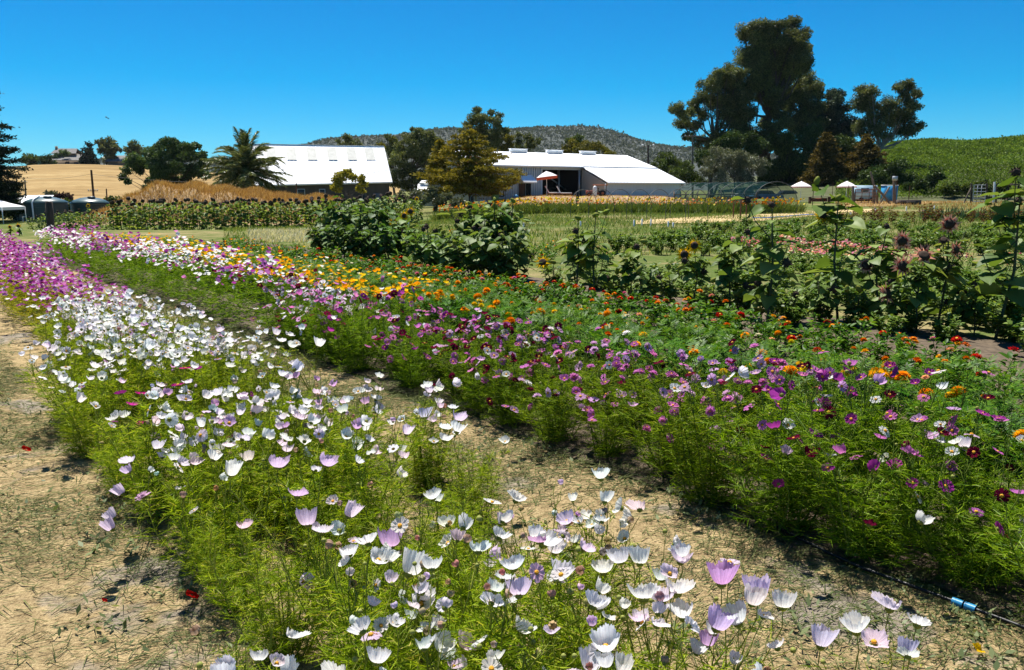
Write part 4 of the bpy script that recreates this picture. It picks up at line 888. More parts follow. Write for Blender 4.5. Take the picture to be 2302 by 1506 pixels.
# blue tarp heap, white frame, blue tubs
M_blue = solid("blue_tarp", (.05, .26, .50), .5, .2, 3); r = R0(5)
def heap(lab, P, w, h, mat, nm, cat):
    b = MB(); b.lathe([(w * .55, 0), (w * .5, h * .3), (w * .38, h * .75), (w * .15, h), (.01, h * 1.02)], 14)
    v = b.v[0]; v *= 1 + r.normal(size=v.shape) * .07; v[:, 1] *= .6
    return tag(obj(nm, b.mesh(nm, mat, True), None, P), lab, cat)
heap("bright blue tarp heaped left of the conifer's trunk", at(1032, 451, 87, .0), 1.5, .62, M_blue, "tarp", "tarp")
heap("small blue tub against the low barn's ribbed wall", np.array((*PY(1160, 441, 96)[:2], .75)), .5, .22, M_blue, "tub", "tub")
P = at(1087, 454, 84, 0); b = MB(); b.bar((-.6, 0, .05), (-.2, 0, .5), .05); b.bar((-.2, 0, .5), (.9, 0, .12), .05); b.bar((-.2, .8, .5), (.9, .8, .12), .05); b.bar((-.2, 0, .5), (-.2, .8, .5), .05); b.bar((-.6, .8, .05), (-.2, .8, .5), .05)
tag(obj("frame", b.mesh("bent_tubing", M_white), None, P), "white bent metal tubing on the ground right of the conifer's trunk", "tubing").name = "bent_tubing"
P = at(1068, 450, 86, .1); o = thing("hand_cart_wheel", "spoked cart wheel leaning by the conifer's trunk", "wheel", P); b = MB(); M = np.array(Matrix.Translation((0, 0, .5)) @ Matrix.Rotation(rad(90), 4, 'X'))
a = np.linspace(0, 2 * np.pi, 25); b.tube(np.stack([.5 * np.cos(a), 0 * a, .5 + .5 * np.sin(a)], 1), .03, 5, cap=False); b.build("rim", M_steel, o); b = MB()
for q in range(10): b.bar((0, 0, .5), (.5 * math.cos(q * .628), 0, .5 + .5 * math.sin(q * .628)), .012)
b.build("spoke", M_steel, o)

# ------------------------------------------------------------------ hoops and netting tunnel
M_hoop = solid("hoop_tube", (.06, .065, .065), .5, .2, 5); M_hoopl = solid("bright_hoop_tube", (.45, .5, .52), .3, .15, 5, metal=.6)
def hoop_mesh(w, h, leg, rr=.017):
    a = np.linspace(0, np.pi, 15); pts = [(-w, 0, -.1)] + [(-w * math.cos(x), 0, leg + (h - leg) * math.sin(x)) for x in a] + [(w, 0, -.1)]
    b = MB(); b.tube(pts, rr, 6); return b.mesh("hoop", M_hoop, True)
hm = hoop_mesh(1.0, 1.62, .75)
tops = [1312, 1352, 1392, 1436, 1480, 1522, 1566]
for i, px in enumerate(tops):
    y = 47 - i * .7; P = at(px, 495, y); o = obj("hoop", hm, None, P); o.rotation_euler = (0, 0, .62 + .02 * i); o.scale = (1, 1, 1.0)
    tag(o, f"bare metal tunnel hoop before the lily bed, {ordn(i + 1)} from its left end", "hoop", "bare hoops along the lily bed")
def net_mat():
    m, n, l, out = new_mat("green_netting"); d = n.new("ShaderNodeBsdfDiffuse"); d.inputs[0].default_value = (.012, .035, .035, 1); t = n.new("ShaderNodeBsdfTransparent"); t.inputs[0].default_value = (.86, .93, .93, 1)
    w = noise(n, l, 2.5, 2); r_ = ramp(n, [(.3, (.28, .28, .28)), (.7, (.48, .48, .48))]); l.new(w.outputs[0], r_.inputs[0]); mx = n.new("ShaderNodeMixShader"); l.new(r_.outputs[0], mx.inputs[0]); l.new(t.outputs[0], mx.inputs[1]); l.new(d.outputs[0], mx.inputs[2]); l.new(mx.outputs[0], out.inputs[0]); return m
T0, T1 = PY(1560, 480, 62), PY(1742, 480, 54); T0[2] = T1[2] = 0; ax3 = unit(T1 - T0); sd = np.array((-ax3[1], ax3[0], 0)); Lt = np.linalg.norm(T1 - T0)
o = thing("netting_tunnel", "long low hoop tunnel draped in green netting before the olive tree", "tunnel", T0); W3, H3 = 1.9, 2.12
a = np.linspace(.0, np.pi, 15); arc = [(-W3 * math.cos(x), .75 + (H3 - .75) * math.sin(x)) for x in a]
nh = 8; b = MB(); V = []
for k in range(nh * 2 - 1):
    c = ax3 * Lt * k / (nh * 2 - 2); V += [c + sd * q * 1.01 + np.array((0, 0, z * (1.005 if k % 2 == 0 else .985))) for q, z in arc]
i = (np.arange(nh * 2 - 2)[:, None] * 15 + np.arange(14)[None]).ravel(); b.add(V, np.stack([i, i + 1, i + 16, i + 15], -1)); b.build("netting", net_mat(), o, True)
for k in range(nh):
    c = ax3 * Lt * k / (nh - 1); b = MB(); b.tube([c + sd * -W3 + (0, 0, -.1)] + [c + sd * q + np.array((0, 0, z)) for q, z in arc] + [c + sd * W3 + (0, 0, -.1)], .022, 6); b.build("hoop", M_hoop, o, True)
# slim stakes and white irrigation risers
def stakes(lst, nm, mat, w, lab, cat, grp):
    for i, (px, py0, py1) in enumerate(sorted(lst)):
        A = PG(px, py0); h = PY(px, py1, A[1])[2] - A[2]; b = MB(); b.tube([(0, 0, -.1), (0, 0, h * .97), (0, 0, h)], [w, w, w * .7], 7)
        tag(obj(nm, b.mesh(nm, mat), None, A), lab(i), cat, grp)
stakes([(893, 516, 500), (918, 514, 498), (1038, 512, 501), (1177, 512, 501), (1305, 509, 496), (1017, 490, 478), (1425, 509, 494), (1443, 507, 492), (1463, 509, 492), (1502, 510, 497), (1513, 512, 500)], "irrigation_riser", M_pvc, .035, lambda i: f"white plastic riser pipe in the meadow grass, {ordn(i + 1)} of the central ones", "pipe", "white risers in the meadow")
stakes([(1930, 480, 470), (1968, 478, 468), (2037, 474, 464), (1912, 486, 476), (2100, 470, 462)], "irrigation_riser", M_pvc, .04, lambda i: f"white plastic riser pipe near the red-leaved row, {ordn(i + 1)} of the right-hand ones", "pipe", "white risers by the red-leaved row")
stakes([(1648, 492, 448), (1664, 495, 450), (1677, 490, 452), (1826, 467, 424), (1870, 452, 410), (1905, 462, 414), (2042, 460, 418), (2012, 462, 404)], "garden_stake", M_rust, .035, lambda i: f"thin rusty stake standing in the right-hand field, {ordn(i + 1)} from the tunnel side", "stake", "thin stakes in the right-hand field")
stakes([(2122, 453, 440), (2143, 452, 439), (2162, 452, 441)], "garden_stake", M_darksteel, .03, lambda i: f"short dark stake on the bare strip left of the far gate, {ordn(i + 1)} of three", "stake", "short stakes before the far gate")

# ------------------------------------------------------------------ gates, posts, timber, pergola
def gate(lab, pa, pb, ytop, y, nbar, mat, bar=.05):
    A, B = at(pa[0], pa[1], y, 0), at(pb[0], pb[1], y, 0); h = PY(pa[0], ytop, y)[2]; D = B - A; o = thing("metal_gate", lab, "gate", A); b = MB()
    for q in (0, 1): b.tube([D * q + (0, 0, .12), D * q + (0, 0, h)], bar, 6)
    b.build("upright", mat, o)
    for i in range(nbar):
        b = MB(); z = .16 + (h - .2) * i / (nbar - 1); b.tube([(0, 0, z), D + (0, 0, z)], bar * .7, 6); b.build("rail", mat, o)
    for q in (.3, .62):
        b = MB(); b.bar(D * q + (0, 0, .14), D * q + (0, 0, h), .05); b.build("brace", mat, o)
    return o
gate("brown metal gate right of the right parasol", (1921, 456), (1972, 455), 425, 88, 5, M_rust)
gate("silver metal gate below the vineyard hill", (2187, 446), (2215, 446), 415, 96, 6, M_steel)
pp = [((1919, 456), (1917, 418), .28, 88, "weathered post at the brown gate's hinge end, behind the orange sunflower", M_wood), ((1965, 456), (1963, 424), .3, 89, "weathered post at the brown gate's latch end", M_wood), ((1974, 455), (1957, 386), .22, 90, "grey leaning timber rising highest above the brown gate", M_wood), ((2004, 455), (1966, 417), .24, 89, "grey diagonal brace sloping right of the brown gate", M_wood), ((1977, 456), (2000, 420), .2, 91, "second grey timber crossing the diagonal brace", M_wood), ((2010, 456), (2010, 398), .3, 92, "tall post with a small box, right of the crossed timbers", M_wood), ((2184, 446), (2184, 412), .22, 96, "dark post on the silver gate's left", M_post), ((2219, 446), (2218, 412), .22, 96, "dark post on the silver gate's right", M_post), ((2167, 447), (2186, 417), .18, 96, "grey diagonal brace on the silver gate's left post", M_wood), ((2234, 446), (2236, 409), .22, 95, "pale post right of the silver gate", M_pvc), ((2240, 446), (2240, 414), .2, 95, "dark post against the pale one, right of the silver gate", M_post)]
for a_, b_, w, y, lb, mt in pp:
    post(lb, a_[0], a_[1], b_[0], b_[1], w, y, mt, "gate and fence posts of the paddock", 0, name="gate_post")
b = MB(); b.box((0, 0, 0), (.5, .3, .5)); tag(obj("meter_box", b.mesh("meter_box", M_steel), None, PY(2012, 401, 91.7)), "small grey box on top of the tall paddock post", "box")
P = at(2042, 455, 86, 0); o = thing("raised_bed", "dark timber raised bed on the bare strip, right of the crossed timbers", "planter", P); b = MB()
for y_ in (-.5, .5): b.box((0, y_, .25), (2.2, .1, .5))
for x in (-1.05, 1.05): b.box((x, 0, .25), (.1, .9, .5))
b.build("boards", M_post, o); b = MB(); b.box((0, 0, .35), (2.0, .9, .1)); b.build("soil", M_soil, o); b = MB(); b.box((-.1, -.75, .28), (.8, .3, .06)); b.box((-.45, -.75, .12), (.06, .25, .26)); b.box((.25, -.75, .12), (.06, .25, .26)); b.build("step", M_wood, o)
P = at(1842, 454, 92, 0); o = thing("low_table", "long low pinkish slatted table between the two pale parasols", "table", P); b = MB(); b.box((0, 0, .75), (2.4, .8, .06)); b.build("table_top", M_wood, o)
for x in (-1.1, 1.1):
    b = MB(); b.box((x, 0, .36), (.08, .7, .74)); b.build("leg", M_rust, o)
b = MB(); b.box((0, .3, .42), (2.0, .05, .4)); b.build("back_panel", M_red, o)
P = at(2290, 452, 66, 0); o = thing("pergola", "dark timber pergola cut off by the right edge", "pergola", P); b = MB(); b.box((.25, 0, 2.0), (2.2, 1.7, .12)); b.build("roof", M_post, o)
for x in (-.55, .95):
    for y_ in (-.65, .65):
        b = MB(); b.box((x, y_, .95), (.11, .11, 2.0)); b.build("leg", M_post, o)
b = MB(); b.bar((-.55, -.65, 1.6), (-.2, -.65, 1.95), .06); b.bar((.95, -.65, 1.6), (.6, -.65, 1.95), .06); b.build("brace", M_post, o)
P = at(1998, 446, 104, 0); o = thing("portable_cabin", "bright blue box-shaped cabin behind the crossed timbers", "cabin", P); b = MB(); b.box((0, 0, 1.05), (1.6, 1.2, 2.0)); b.build("wall", solid("blue_cabin", (.03, .25, .48), .5, .15, 2), o); b = MB(); b.box((0, 0, 2.1), (1.7, 1.3, .1)); b.build("roof", M_white, o); b = MB(); b.box((.3, -.62, .95), (.6, .04, 1.7)); b.build("door", M_blue, o)
P = at(1942, 446, 106, 0); o = thing("trailer", "pale blue-white trailer glimpsed behind the brown gate", "trailer", P); b = MB(); b.box((0, 0, 1.2), (2.6, 1.6, 1.8)); b.build("body", solid("pale_blue_paint", (.42, .58, .66), .5, .2, 1), o); b = MB(); b.box((-.3, -.82, 1.5), (1.0, .03, .5)); b.build("window", M_glass, o)
for x in (-.7, .7):
    b = MB(); b.lathe([(.05, -.1), (.3, -.1), (.3, .1), (.05, .1)], 14, M=np.array(Matrix.Translation((x, -.75, .28)) @ Matrix.Rotation(rad(90), 4, 'X')), cap=True); b.build("wheel", M_rub, o)
def car(px, y, lab, col):
    P = at(px, 446, y, 0); o = thing("parked_car", lab, "car", P, .1, "cars parked in the grove's shade"); b = MB()
    lo = [(-2.1, .35), (2.1, .35), (2.15, .75), (1.5, .95), (-1.7, .98), (-2.15, .8)]; hi = [(-1.6, .97), (1.0, .95), (.5, 1.42), (-1.2, 1.45)]
    b.prism([(x, -.85, z) for x, z in lo], [(x, .85, z) for x, z in lo]); b.build("body", solid("car_paint", col, .3, .1, 2, spec=.6), o); b = MB(); b.prism([(x, -.72, z) for x, z in hi], [(x, .72, z) for x, z in hi]); b.build("window", M_glass, o)
    for x in (-1.35, 1.35):
        for y_ in (-.8, .8):
            b = MB(); b.lathe([(.05, -.1), (.32, -.1), (.33, .1), (.05, .1)], 14, M=np.array(Matrix.Translation((x, y_, .33)) @ Matrix.Rotation(rad(90), 4, 'X')), cap=True); b.build("wheel", M_rub, o)
car(1722, 112, "blue car in the shade behind the netting tunnel", (.08, .16, .28)); car(1680, 116, "white car in the shade behind the netting tunnel", (.6, .6, .6)); car(1775, 118, "dark car in the shade left of the left pale parasol", (.03, .035, .04))
# rail fence in the grove's shade behind the tunnel
A, Bf = at(1515, 448, 101, 0), at(1700, 448, 101, 0); o = thing("rail_fence", "grey post-and-rail fence seen through the netting", "fence", A)
for i in range(8):
    b = MB(); p = (Bf - A) * i / 7; b.bar(p, p + (0, 0, 1.3), .14); b.build("post", M_wood, o)
for h in (.5, .95): b = MB(); b.bar((0, 0, h), Bf - A + (0, 0, h), .05, .14); b.build("rail", M_wood, o)
# hose, birds
A = PG(1745, 490); pts = [PG(px, py) - A + (0, 0, .04) for px, py in ((1690, 492), (1730, 491), (1745, 490), (1770, 488), (1800, 485), (1840, 483))]
b = MB(); b.tube(pts, .045, 6); tag(obj("garden_hose", b.mesh("garden_hose", solid("blue_hose", (.04, .16, .55), .4), True), None, A), "bright blue hose lying along the straw track at the right", "hose")
M_bird = solid("bird_feathers", (.012, .014, .03), .7)
for i, (px, py) in enumerate(((239, 264), (243, 266))):
    b = MB(); b.lathe([(.01, -.28), (.06, -.2), (.09, 0), (.06, .16), (.045, .2), (.05, .25), (.01, .33)], 8, M=np.array(Matrix.Rotation(rad(90), 4, 'Y')))
    for s_ in (-1, 1): b.add([(.12, 0, .03), (-.12, 0, .03), (-.16, s_ * .35, .22 - .1 * i), (.02, s_ * .38, .24 - .1 * i), (-.14, s_ * .72, .10 + .12 * i)], [(0, 1, 2, 3), (3, 2, 4, 4)][:1]); b.add([(.02, s_ * .38, .24 - .1 * i), (-.16, s_ * .35, .22 - .1 * i), (-.14, s_ * .72, .10 + .12 * i)], [(0, 1, 2)])
    b.add([(-.25, 0, 0), (-.42, .08, 0), (-.42, -.08, 0)], [(0, 1, 2)])
    o = obj("bird", b.mesh("bird", M_bird), None, PY(px, py, 78)); o.scale = (.38,) * 3; o.rotation_euler = (.2, .2, .7 + .3 * i); tag(o, ("left", "right")[i] + "-hand small dark bird of the pair flying over the golden hill", "bird", "birds in the sky")
# ------------------------------------------------------------------ flower shapes
WHITE, BLUSH, LILAC, PINK, MAG, MAROON, PURP, MAUVE = (.88, .87, .82), (.82, .70, .76), (.66, .42, .64), (.66, .22, .48), (.50, .02, .20), (.13, .006, .030), (.38, .05, .30), (.60, .19, .48)
YEL, ORG, DORG, RED, SALM, BEIGE, CREAM = (.84, .52, .01), (.86, .32, .005), (.70, .16, .005), (.50, .012, .008), (.72, .33, .18), (.50, .36, .22), (.78, .72, .45)
M_petal, M_petal_op = petal_mat("petal", .55), petal_mat("marigold_petal", .25)
M_disc = solid("yellow_flower_centre", (.70, .33, .02), .8, .4, 200)
M_calyx = leaf_mat("calyx", [(0, (.16, .19, .03)), (1, (.24, .26, .05))], trans=.2, gloss=.02)
M_with = petal_mat("withered_petal", .3)
M_bud = leaf_mat("flower_bud", [(0, (.22, .25, .05)), (1, (.36, .38, .10))], trans=.25, gloss=.03)
def grid_polar(b, Rf, Zf, n, m, mat=0, t0=.06):
    th = np.arange(n) * 2 * np.pi / n; V = []
    for i in range(m + 1):
        t = t0 + (1 - t0) * i / m; rr = Rf(th, t); V.append(np.stack([rr * np.cos(th), rr * np.sin(th), Zf(th, t)], 1))
    i = np.arange(m)[:, None] * n; j = np.arange(n)[None]; j2 = (j + 1) % n
    b.add(np.concatenate(V), np.stack([i + j, i + j2, i + n + j2, i + n + j], -1).reshape(-1, 4), mat)
def cup_petals(seed, R, dep, open_=.8, n=84, m=8):
    r = R0(seed); b = MB(); sh = r.normal(size=2) * .16; amp = r.uniform(.06, .2); fr = r.random(n); ph = r.random(6) * 6.28; k = int(r.integers(10, 14))
    fr = np.where(np.arange(n) % 3 == 0, -.6, fr)
    Rf = lambda th, t: R * (.10 + .90 * t ** open_) * (1 + .045 * np.cos(k * th) * t + .09 * np.sin(2 * th + ph[0]) * t + .04 * np.sin(5 * th + ph[4]) * t * t + sh[0] * np.cos(th) * t * t + sh[1] * np.sin(th) * t * t) * (1 + .05 * (fr - .5) * (t > .95))
    Zf = lambda th, t: R * dep * t ** 1.7 * (1 + .05 * np.cos(k * th + ph[3])) + R * amp * t * t * np.sin(3 * th + ph[1]) + R * .07 * np.sin(7 * th + ph[2]) * t ** 3 + R * .10 * fr * (t > .95)
    grid_polar(b, Rf, Zf, n, m); return b
def open_petals(seed, R, nl=8, cup=.12, n=96, m=5, z0=0.0, slit=.30):
    r = R0(seed); b = MB(); ph = r.random(6) * 6.28; am = 1 + r.normal(size=nl) * .07; ti = r.normal(size=nl) * .10
    lob = lambda th: np.abs(np.sin(nl * th / 2 + ph[0] * 0))
    idx = lambda th: np.clip((th / (2 * np.pi) * nl).astype(int), 0, nl - 1)
    Rf = lambda th, t: R * t * (1 - slit * t * (1 - lob(th) ** .35)) * am[idx(th)] * (1 - .05 * t * (np.cos(nl * 3 * th) > .3))
    Zf = lambda th, t: z0 + R * (cup * t * t + .09 * t * (1 - lob(th)) * t + ti[idx(th)] * t * t * lob(th) + .03 * np.cos(nl * 2 * th) * t)
    grid_polar(b, Rf, Zf, n, m); return b
def double_petals(seed, R):
    b = MB()
    for q, (s, c, z) in enumerate(((1, .10, 0), (.78, .35, .004), (.52, .7, .007))):
        o = open_petals(seed + q, R * s, 9 - q, c, 72, 3, z); b.merge(o, np.array(Matrix.Rotation(q * .37, 4, 'Z')))
    return b
def pompon(seed, R):
    b = MB(); r = R0(seed)
    for q, t in enumerate(np.linspace(0, 1, 6)):
        el = t * 1.35 - .15; rr = R * math.cos(el); z = R * .8 * math.sin(el); n = 44; fr = np.where(np.arange(n) % 2 == 0, 1.0, .80) * (1 + r.normal(size=n) * .08)
        Rf = lambda th, u, rr=rr, fr=fr: np.maximum(.001, rr * (.35 + .65 * u)) * (1 + (fr - 1) * (u > .9))
        Zf = lambda th, u, z=z, fr=fr: z - R * .32 * (1 - u) + R * .10 * (fr - .9) * (u > .9) - R * .12 * u * u
        grid_polar(b, Rf, Zf, n, 3)
    return b
def zinnia_petals(seed, R):
    b = MB()
    for q, (s, c, z) in enumerate(((1, -.10, 0), (.8, .05, .006), (.55, .3, .011))):
        b.merge(open_petals(seed + q, R * s, 13 - 2 * q, c, 78, 3, z, .22), np.array(Matrix.Rotation(q * .3, 4, 'Z')))
    return b
def disc_mb(R, z, h):
    b = MB(); b.lathe([(R * 1.0, z), (R * .95, z + h * .6), (R * .5, z + h), (.0005, z + h * .85)], 14); return b
def calyx_mb(R):
    b = MB(); b.lathe([(R * .10, -R * .34), (R * .30, -R * .20), (R * .34, -R * .02), (R * .26, R * .10)], 10)
    for q in range(8):
        a = q * .785; c, s_ = math.cos(a), math.sin(a); b.add([(R * .28 * c - R * .07 * s_, R * .28 * s_ + R * .07 * c, -R * .1), (R * .28 * c + R * .07 * s_, R * .28 * s_ - R * .07 * c, -R * .1), (R * .5 * c, R * .5 * s_, R * .14)], [(0, 1, 2)])
    return b
def withered(seed, R):
    r = R0(seed); b = MB(); fr = r.random(28)
    grid_polar(b, lambda th, t: R * (.18 + .5 * np.sin(t * 2.4)) * (1 + .28 * (fr - .5) * t + .1 * np.cos(7 * th)), lambda th, t: R * (1.2 * t - .1) + R * .22 * (fr - .5) * t, 28, 5); return b
def bud_mb(R):
    b = MB(); b.lathe([(R * .2, -R * .9), (R * .75, -R * .55), (R, 0), (R * .8, R * .55), (R * .3, R * .9), (R * .02, R)], 12); return b
R_ = .0295
FL = {}          # kind -> list of (petals, centre or None, calyx, merged)
def reg(kind_, mbs, pm, centre, cal, pm2=None):
    out = []
    for b in mbs:
        me = b.mesh("flower", pm, True); full = MB(); I = np.eye(4); full.merge(b, I, 0)
        if centre: full.merge(centre, I, 1)
        if cal: full.merge(cal, I, 2)
        out.append((me, full.mesh("flower", [pm, M_disc, M_calyx], True)))
    FL[kind_] = (out, centre.mesh("flower_centre", M_disc, True) if centre else None, cal.mesh("calyx", M_calyx, True) if cal else None)
reg('cup', [cup_petals(i, R_, d, o_) for i, (d, o_) in enumerate(((1.0, .62), (.8, .7), (1.25, .5), (.62, .85), (.9, .6), (.7, .75), (1.1, .55), (.5, .9), (1.35, .62), (.75, .6), (1.0, .8)))], M_petal, disc_mb(R_ * .2, .004, .006), calyx_mb(R_))
reg('half', [cup_petals(20 + i, R_ * .8, d, o_) for i, (d, o_) in enumerate(((1.5, .42), (1.3, .5), (1.7, .45), (1.15, .4)))], M_petal, None, calyx_mb(R_ * .9))
reg('open', [open_petals(40 + i, R_ * 1.02, 8, c) for i, c in enumerate((.08, .22, .38, -.05, .15, .3, -.15, .5))], M_petal, disc_mb(R_ * .24, .001, .006), calyx_mb(R_ * .8))
reg('double', [double_petals(60 + 5 * i, R_ * .95) for i in range(3)], M_petal, disc_mb(R_ * .16, .010, .005), calyx_mb(R_ * .8))
reg('withered', [withered(80 + i, R_ * .6) for i in range(3)], M_with, None, calyx_mb(R_ * .7))
reg('bud', [bud_mb(R_ * .27), bud_mb(R_ * .2)], M_bud, None, None)
reg('marigold', [pompon(100 + i, .034) for i in range(3)], M_petal_op, None, calyx_mb(.03))
reg('small_marigold', [double_petals(120 + i * 4, .024) for i in range(2)], M_petal_op, None, calyx_mb(.022))
reg('zinnia', [zinnia_petals(140 + i * 5, .036) for i in range(3)], M_petal_op, disc_mb(.009, .013, .004), calyx_mb(.028))
def add_flower(root, pos, d, kd, col, r, detail, scale=1.0, label=None):
    lst, cen, cal = FL[kd]; me, full = lst[int(r.integers(0, len(lst)))]
    nm = {'bud': 'bud', 'withered': 'withered_flower'}.get(kd, 'flower')
    o = obj(nm, me if detail else full, root, pos, quat_to(d, r.random() * 6.28), scale, col)
    if label: o['label'] = label
    if detail:
        if cen: obj("flower_centre", cen, o)
        if cal: obj("calyx", cal, o)
    return o

# ------------------------------------------------------------------ cosmos plants
M_feather = leaf_mat("cosmos_foliage", [(0, (.06, .12, .004)), (.5, (.19, .28, .010)), (.88, (.40, .48, .03)), (1, (.50, .42, .12))], trans=.44, gloss=.02, tint=True, tcol=(1.3, 1.25, .45))
M_stem = leaf_mat("cosmos_stem", [(0, (.17, .23, .03)), (1, (.32, .34, .07))], trans=.15, gloss=.03, tint=True)
def cosmos_shape(seed, Hh, spread, nb=13, nodes=11, nth=11, wid=.0029, tips_per=2, sparse=1.0, lod=False):
    r = R0(seed); fol, st, tips = MB(), MB(), []; A, B = [], []
    for i in range(nb):
        a = 2 * math.pi * i / nb + r.normal() * .3; L = Hh * r.uniform(.72, 1.05); lean = r.uniform(.05, .75) * spread
        base = np.array((math.cos(a), math.sin(a), 0)) * r.uniform(.0, .10); out = np.array((math.cos(a), math.sin(a), 0))
        t = np.linspace(0, 1, 7)[:, None]; wob = r.normal(size=3) * .03
        pts = base + out * L * lean * t ** .8 + np.array((0, 0, 1)) * L * (t - .22 * lean * t * t) + wob * np.sin(t * 3.1)
        if not lod: st.tube(pts, np.linspace(.0042, .0016, 7), 4)
        end, dr = pts[-1], unit(pts[-1] - pts[-2])
        for q in range(tips_per):
            d = unit(dr + r.normal(size=3) * .35 + (0, 0, .4)); l = r.uniform(.05, .16); e = end - dr * r.uniform(0, .08) + d * l
            if not lod: st.tube([end - dr * r.uniform(0, .05), (end + e) / 2 + r.normal(size=3) * .006, e], [.0016, .0013, .0012], 3)
            tips.append((e, d))
        for k in range(int(nodes * sparse)):
            u = r.uniform(.03, .97); f = u * 6; j = min(5, int(f)); p = pts[j] + (pts[j + 1] - pts[j]) * (f - j)
            for sgn in (0, 1):
                az = r.random() * 6.28 if sgn == 0 else az + math.pi
                ld = unit(np.array((math.cos(az), math.sin(az), r.uniform(-.05, .75)))); ll = r.uniform(.06, .12) * (1.15 - .4 * u); rib_e = p + ld * ll
                side = unit(np.cross(ld, (0, 0, 1)) + r.normal(size=3) * .25); A.append(p); B.append(rib_e)
                for h in range(nth):
                    v = .2 + .8 * (h // 2 + 1) / (nth // 2 + 1); s0 = p + ld * ll * v; sg = 1 if h % 2 else -1
                    dd = unit(ld * .75 + side * sg * .7 + r.normal(size=3) * .22); A.append(s0); B.append(s0 + dd * ll * r.uniform(.3, .55) * (1.2 - .5 * v))
    fol.strips(np.array(A), np.array(B), wid, wid * .45, r)
    return fol, st, tips
PROTO = []
for i in range(9):
    f, s, tp = cosmos_shape(500 + i, .52, (.55, .7, .85)[i % 3], nb=16 + i % 3, nodes=17, tips_per=4)
    PROTO.append((f.mesh("foliage", M_feather), s.mesh("stems", M_stem), tp))
def bowl(R, r, n=8):
    b = MB(); z = R * r.uniform(.2, .8); a = np.arange(n) * 2 * np.pi / n; rr = R * np.where(np.arange(n) % 2 == 0, 1, .82)
    b.add(np.concatenate([[(0, 0, 0)], np.stack([rr * np.cos(a), rr * np.sin(a), np.full(n, z)], 1)]), [(0, 1 + i, 1 + (i + 1) % n) for i in range(n)]); return b
def far_proto(seed, nflow, Hh, spread, stops, name, wid=.005, RR=.027, bigger=1.0):
    r = R0(seed); f, s, tp = cosmos_shape(seed, Hh, spread, nb=12, nodes=6, nth=7, wid=wid, tips_per=5, lod=True)
    b = MB(); b.merge(f, np.eye(4), 0); ids = r.permutation(len(tp))[:nflow]
    for j in ids:
        e, d = tp[j]; d = unit(d + r.normal(size=3) * .5 + (0, -.2, .3)); M = np.array(Matrix.Translation(e.tolist()) @ quat_to(d).to_matrix().to_4x4()); b.merge(bowl(RR * r.uniform(.75, 1.15) * bigger, r), M, 1)
    return b.mesh("cosmos_plant", [M_feather, petal_mat("petal_mix_" + name, .4, stops)])
FAR = {
 'purple': [far_proto(700 + i, 30, .58, .7, [(0, PURP), (.28, (.46, .18, .44)), (.5, (.24, .03, .18)), (.66, MAROON), (.76, PINK), (.84, LILAC), (.92, WHITE)], "purple") for i in range(3)],
 'white': [far_proto(710 + i, 40, .55, .7, [(0, WHITE), (.8, BLUSH), (.92, LILAC)], "white") for i in range(3)],
 'mixed': [far_proto(720 + i, 28, .62, .6, [(0, WHITE), (.46, LILAC), (.54, PINK), (.66, MAROON), (.80, PURP)], "mixed") for i in range(3)],
 'lilac': [far_proto(730 + i, 32, .60, .6, [(0, (.42, .13, .40)), (.3, LILAC), (.45, WHITE), (.65, PURP), (.85, MAROON)], "lilac") for i in range(2)]}
def pick(r, pal):
    w = np.array([p[1] for p in pal], float); return pal[int(r.choice(len(pal), p=w / w.sum()))][0]
WORD = {WHITE: "white", BLUSH: "blush", LILAC: "lilac", PINK: "pink", MAG: "magenta", MAROON: "maroon", PURP: "purple", MAUVE: "mauve"}
def vary(r, c, s=.08):
    return tuple(float(np.clip(x * (1 + r.normal() * s), 0, .88)) for x in c)
# zones: (s limit, flowers per plant, palette, kinds, height factor, foliage tint, far kind)
ROW1 = [(1.95, 46, [(WHITE, 8), (BLUSH, 2.4), (LILAC, .5)], [('cup', 5), ('half', 1), ('open', 1.4), ('withered', 3), ('bud', 3)], 1.0, (1.0, 1.02, .9)),
        (3.1, 4, [(WHITE, 5), (BLUSH, 3), (LILAC, .8)], [('cup', 4), ('open', 1), ('bud', 4), ('withered', 2)], .84, (1.0, 1.02, .9)),
        (4.2, 32, [(WHITE, 8), (BLUSH, 3.6), (LILAC, .6)], [('cup', 6), ('half', 1), ('open', .8), ('withered', 2), ('bud', 1.5)], 1.06, (1.0, 1.02, .9)),
        (5.3, 3, [(WHITE, 3), (MAG, 1.2), (LILAC, .6), (PURP, .5)], [('open', 4), ('cup', 2), ('bud', 3), ('withered', 1)], .76, (1.0, 1.02, .9)),
        (8.6, 32, [(WHITE, 14), (BLUSH, .7), (LILAC, .4)], [('cup', 5), ('open', 3), ('bud', 1.5), ('withered', .5)], 1.0, (1.0, 1.0, .9)),
        (9.6, 11, [(WHITE, 4), (LILAC, 1), (PURP, 2), (MAG, 1)], [('open', 4), ('cup', 2), ('bud', 1)], .95, (1.1, .9, .8)),
        (99, 20, [(PURP, 4), (MAUVE, 3), (MAROON, 1), (PINK, 1.5)], [('open', 5)], 1.0, (1.1, .85, .8))]
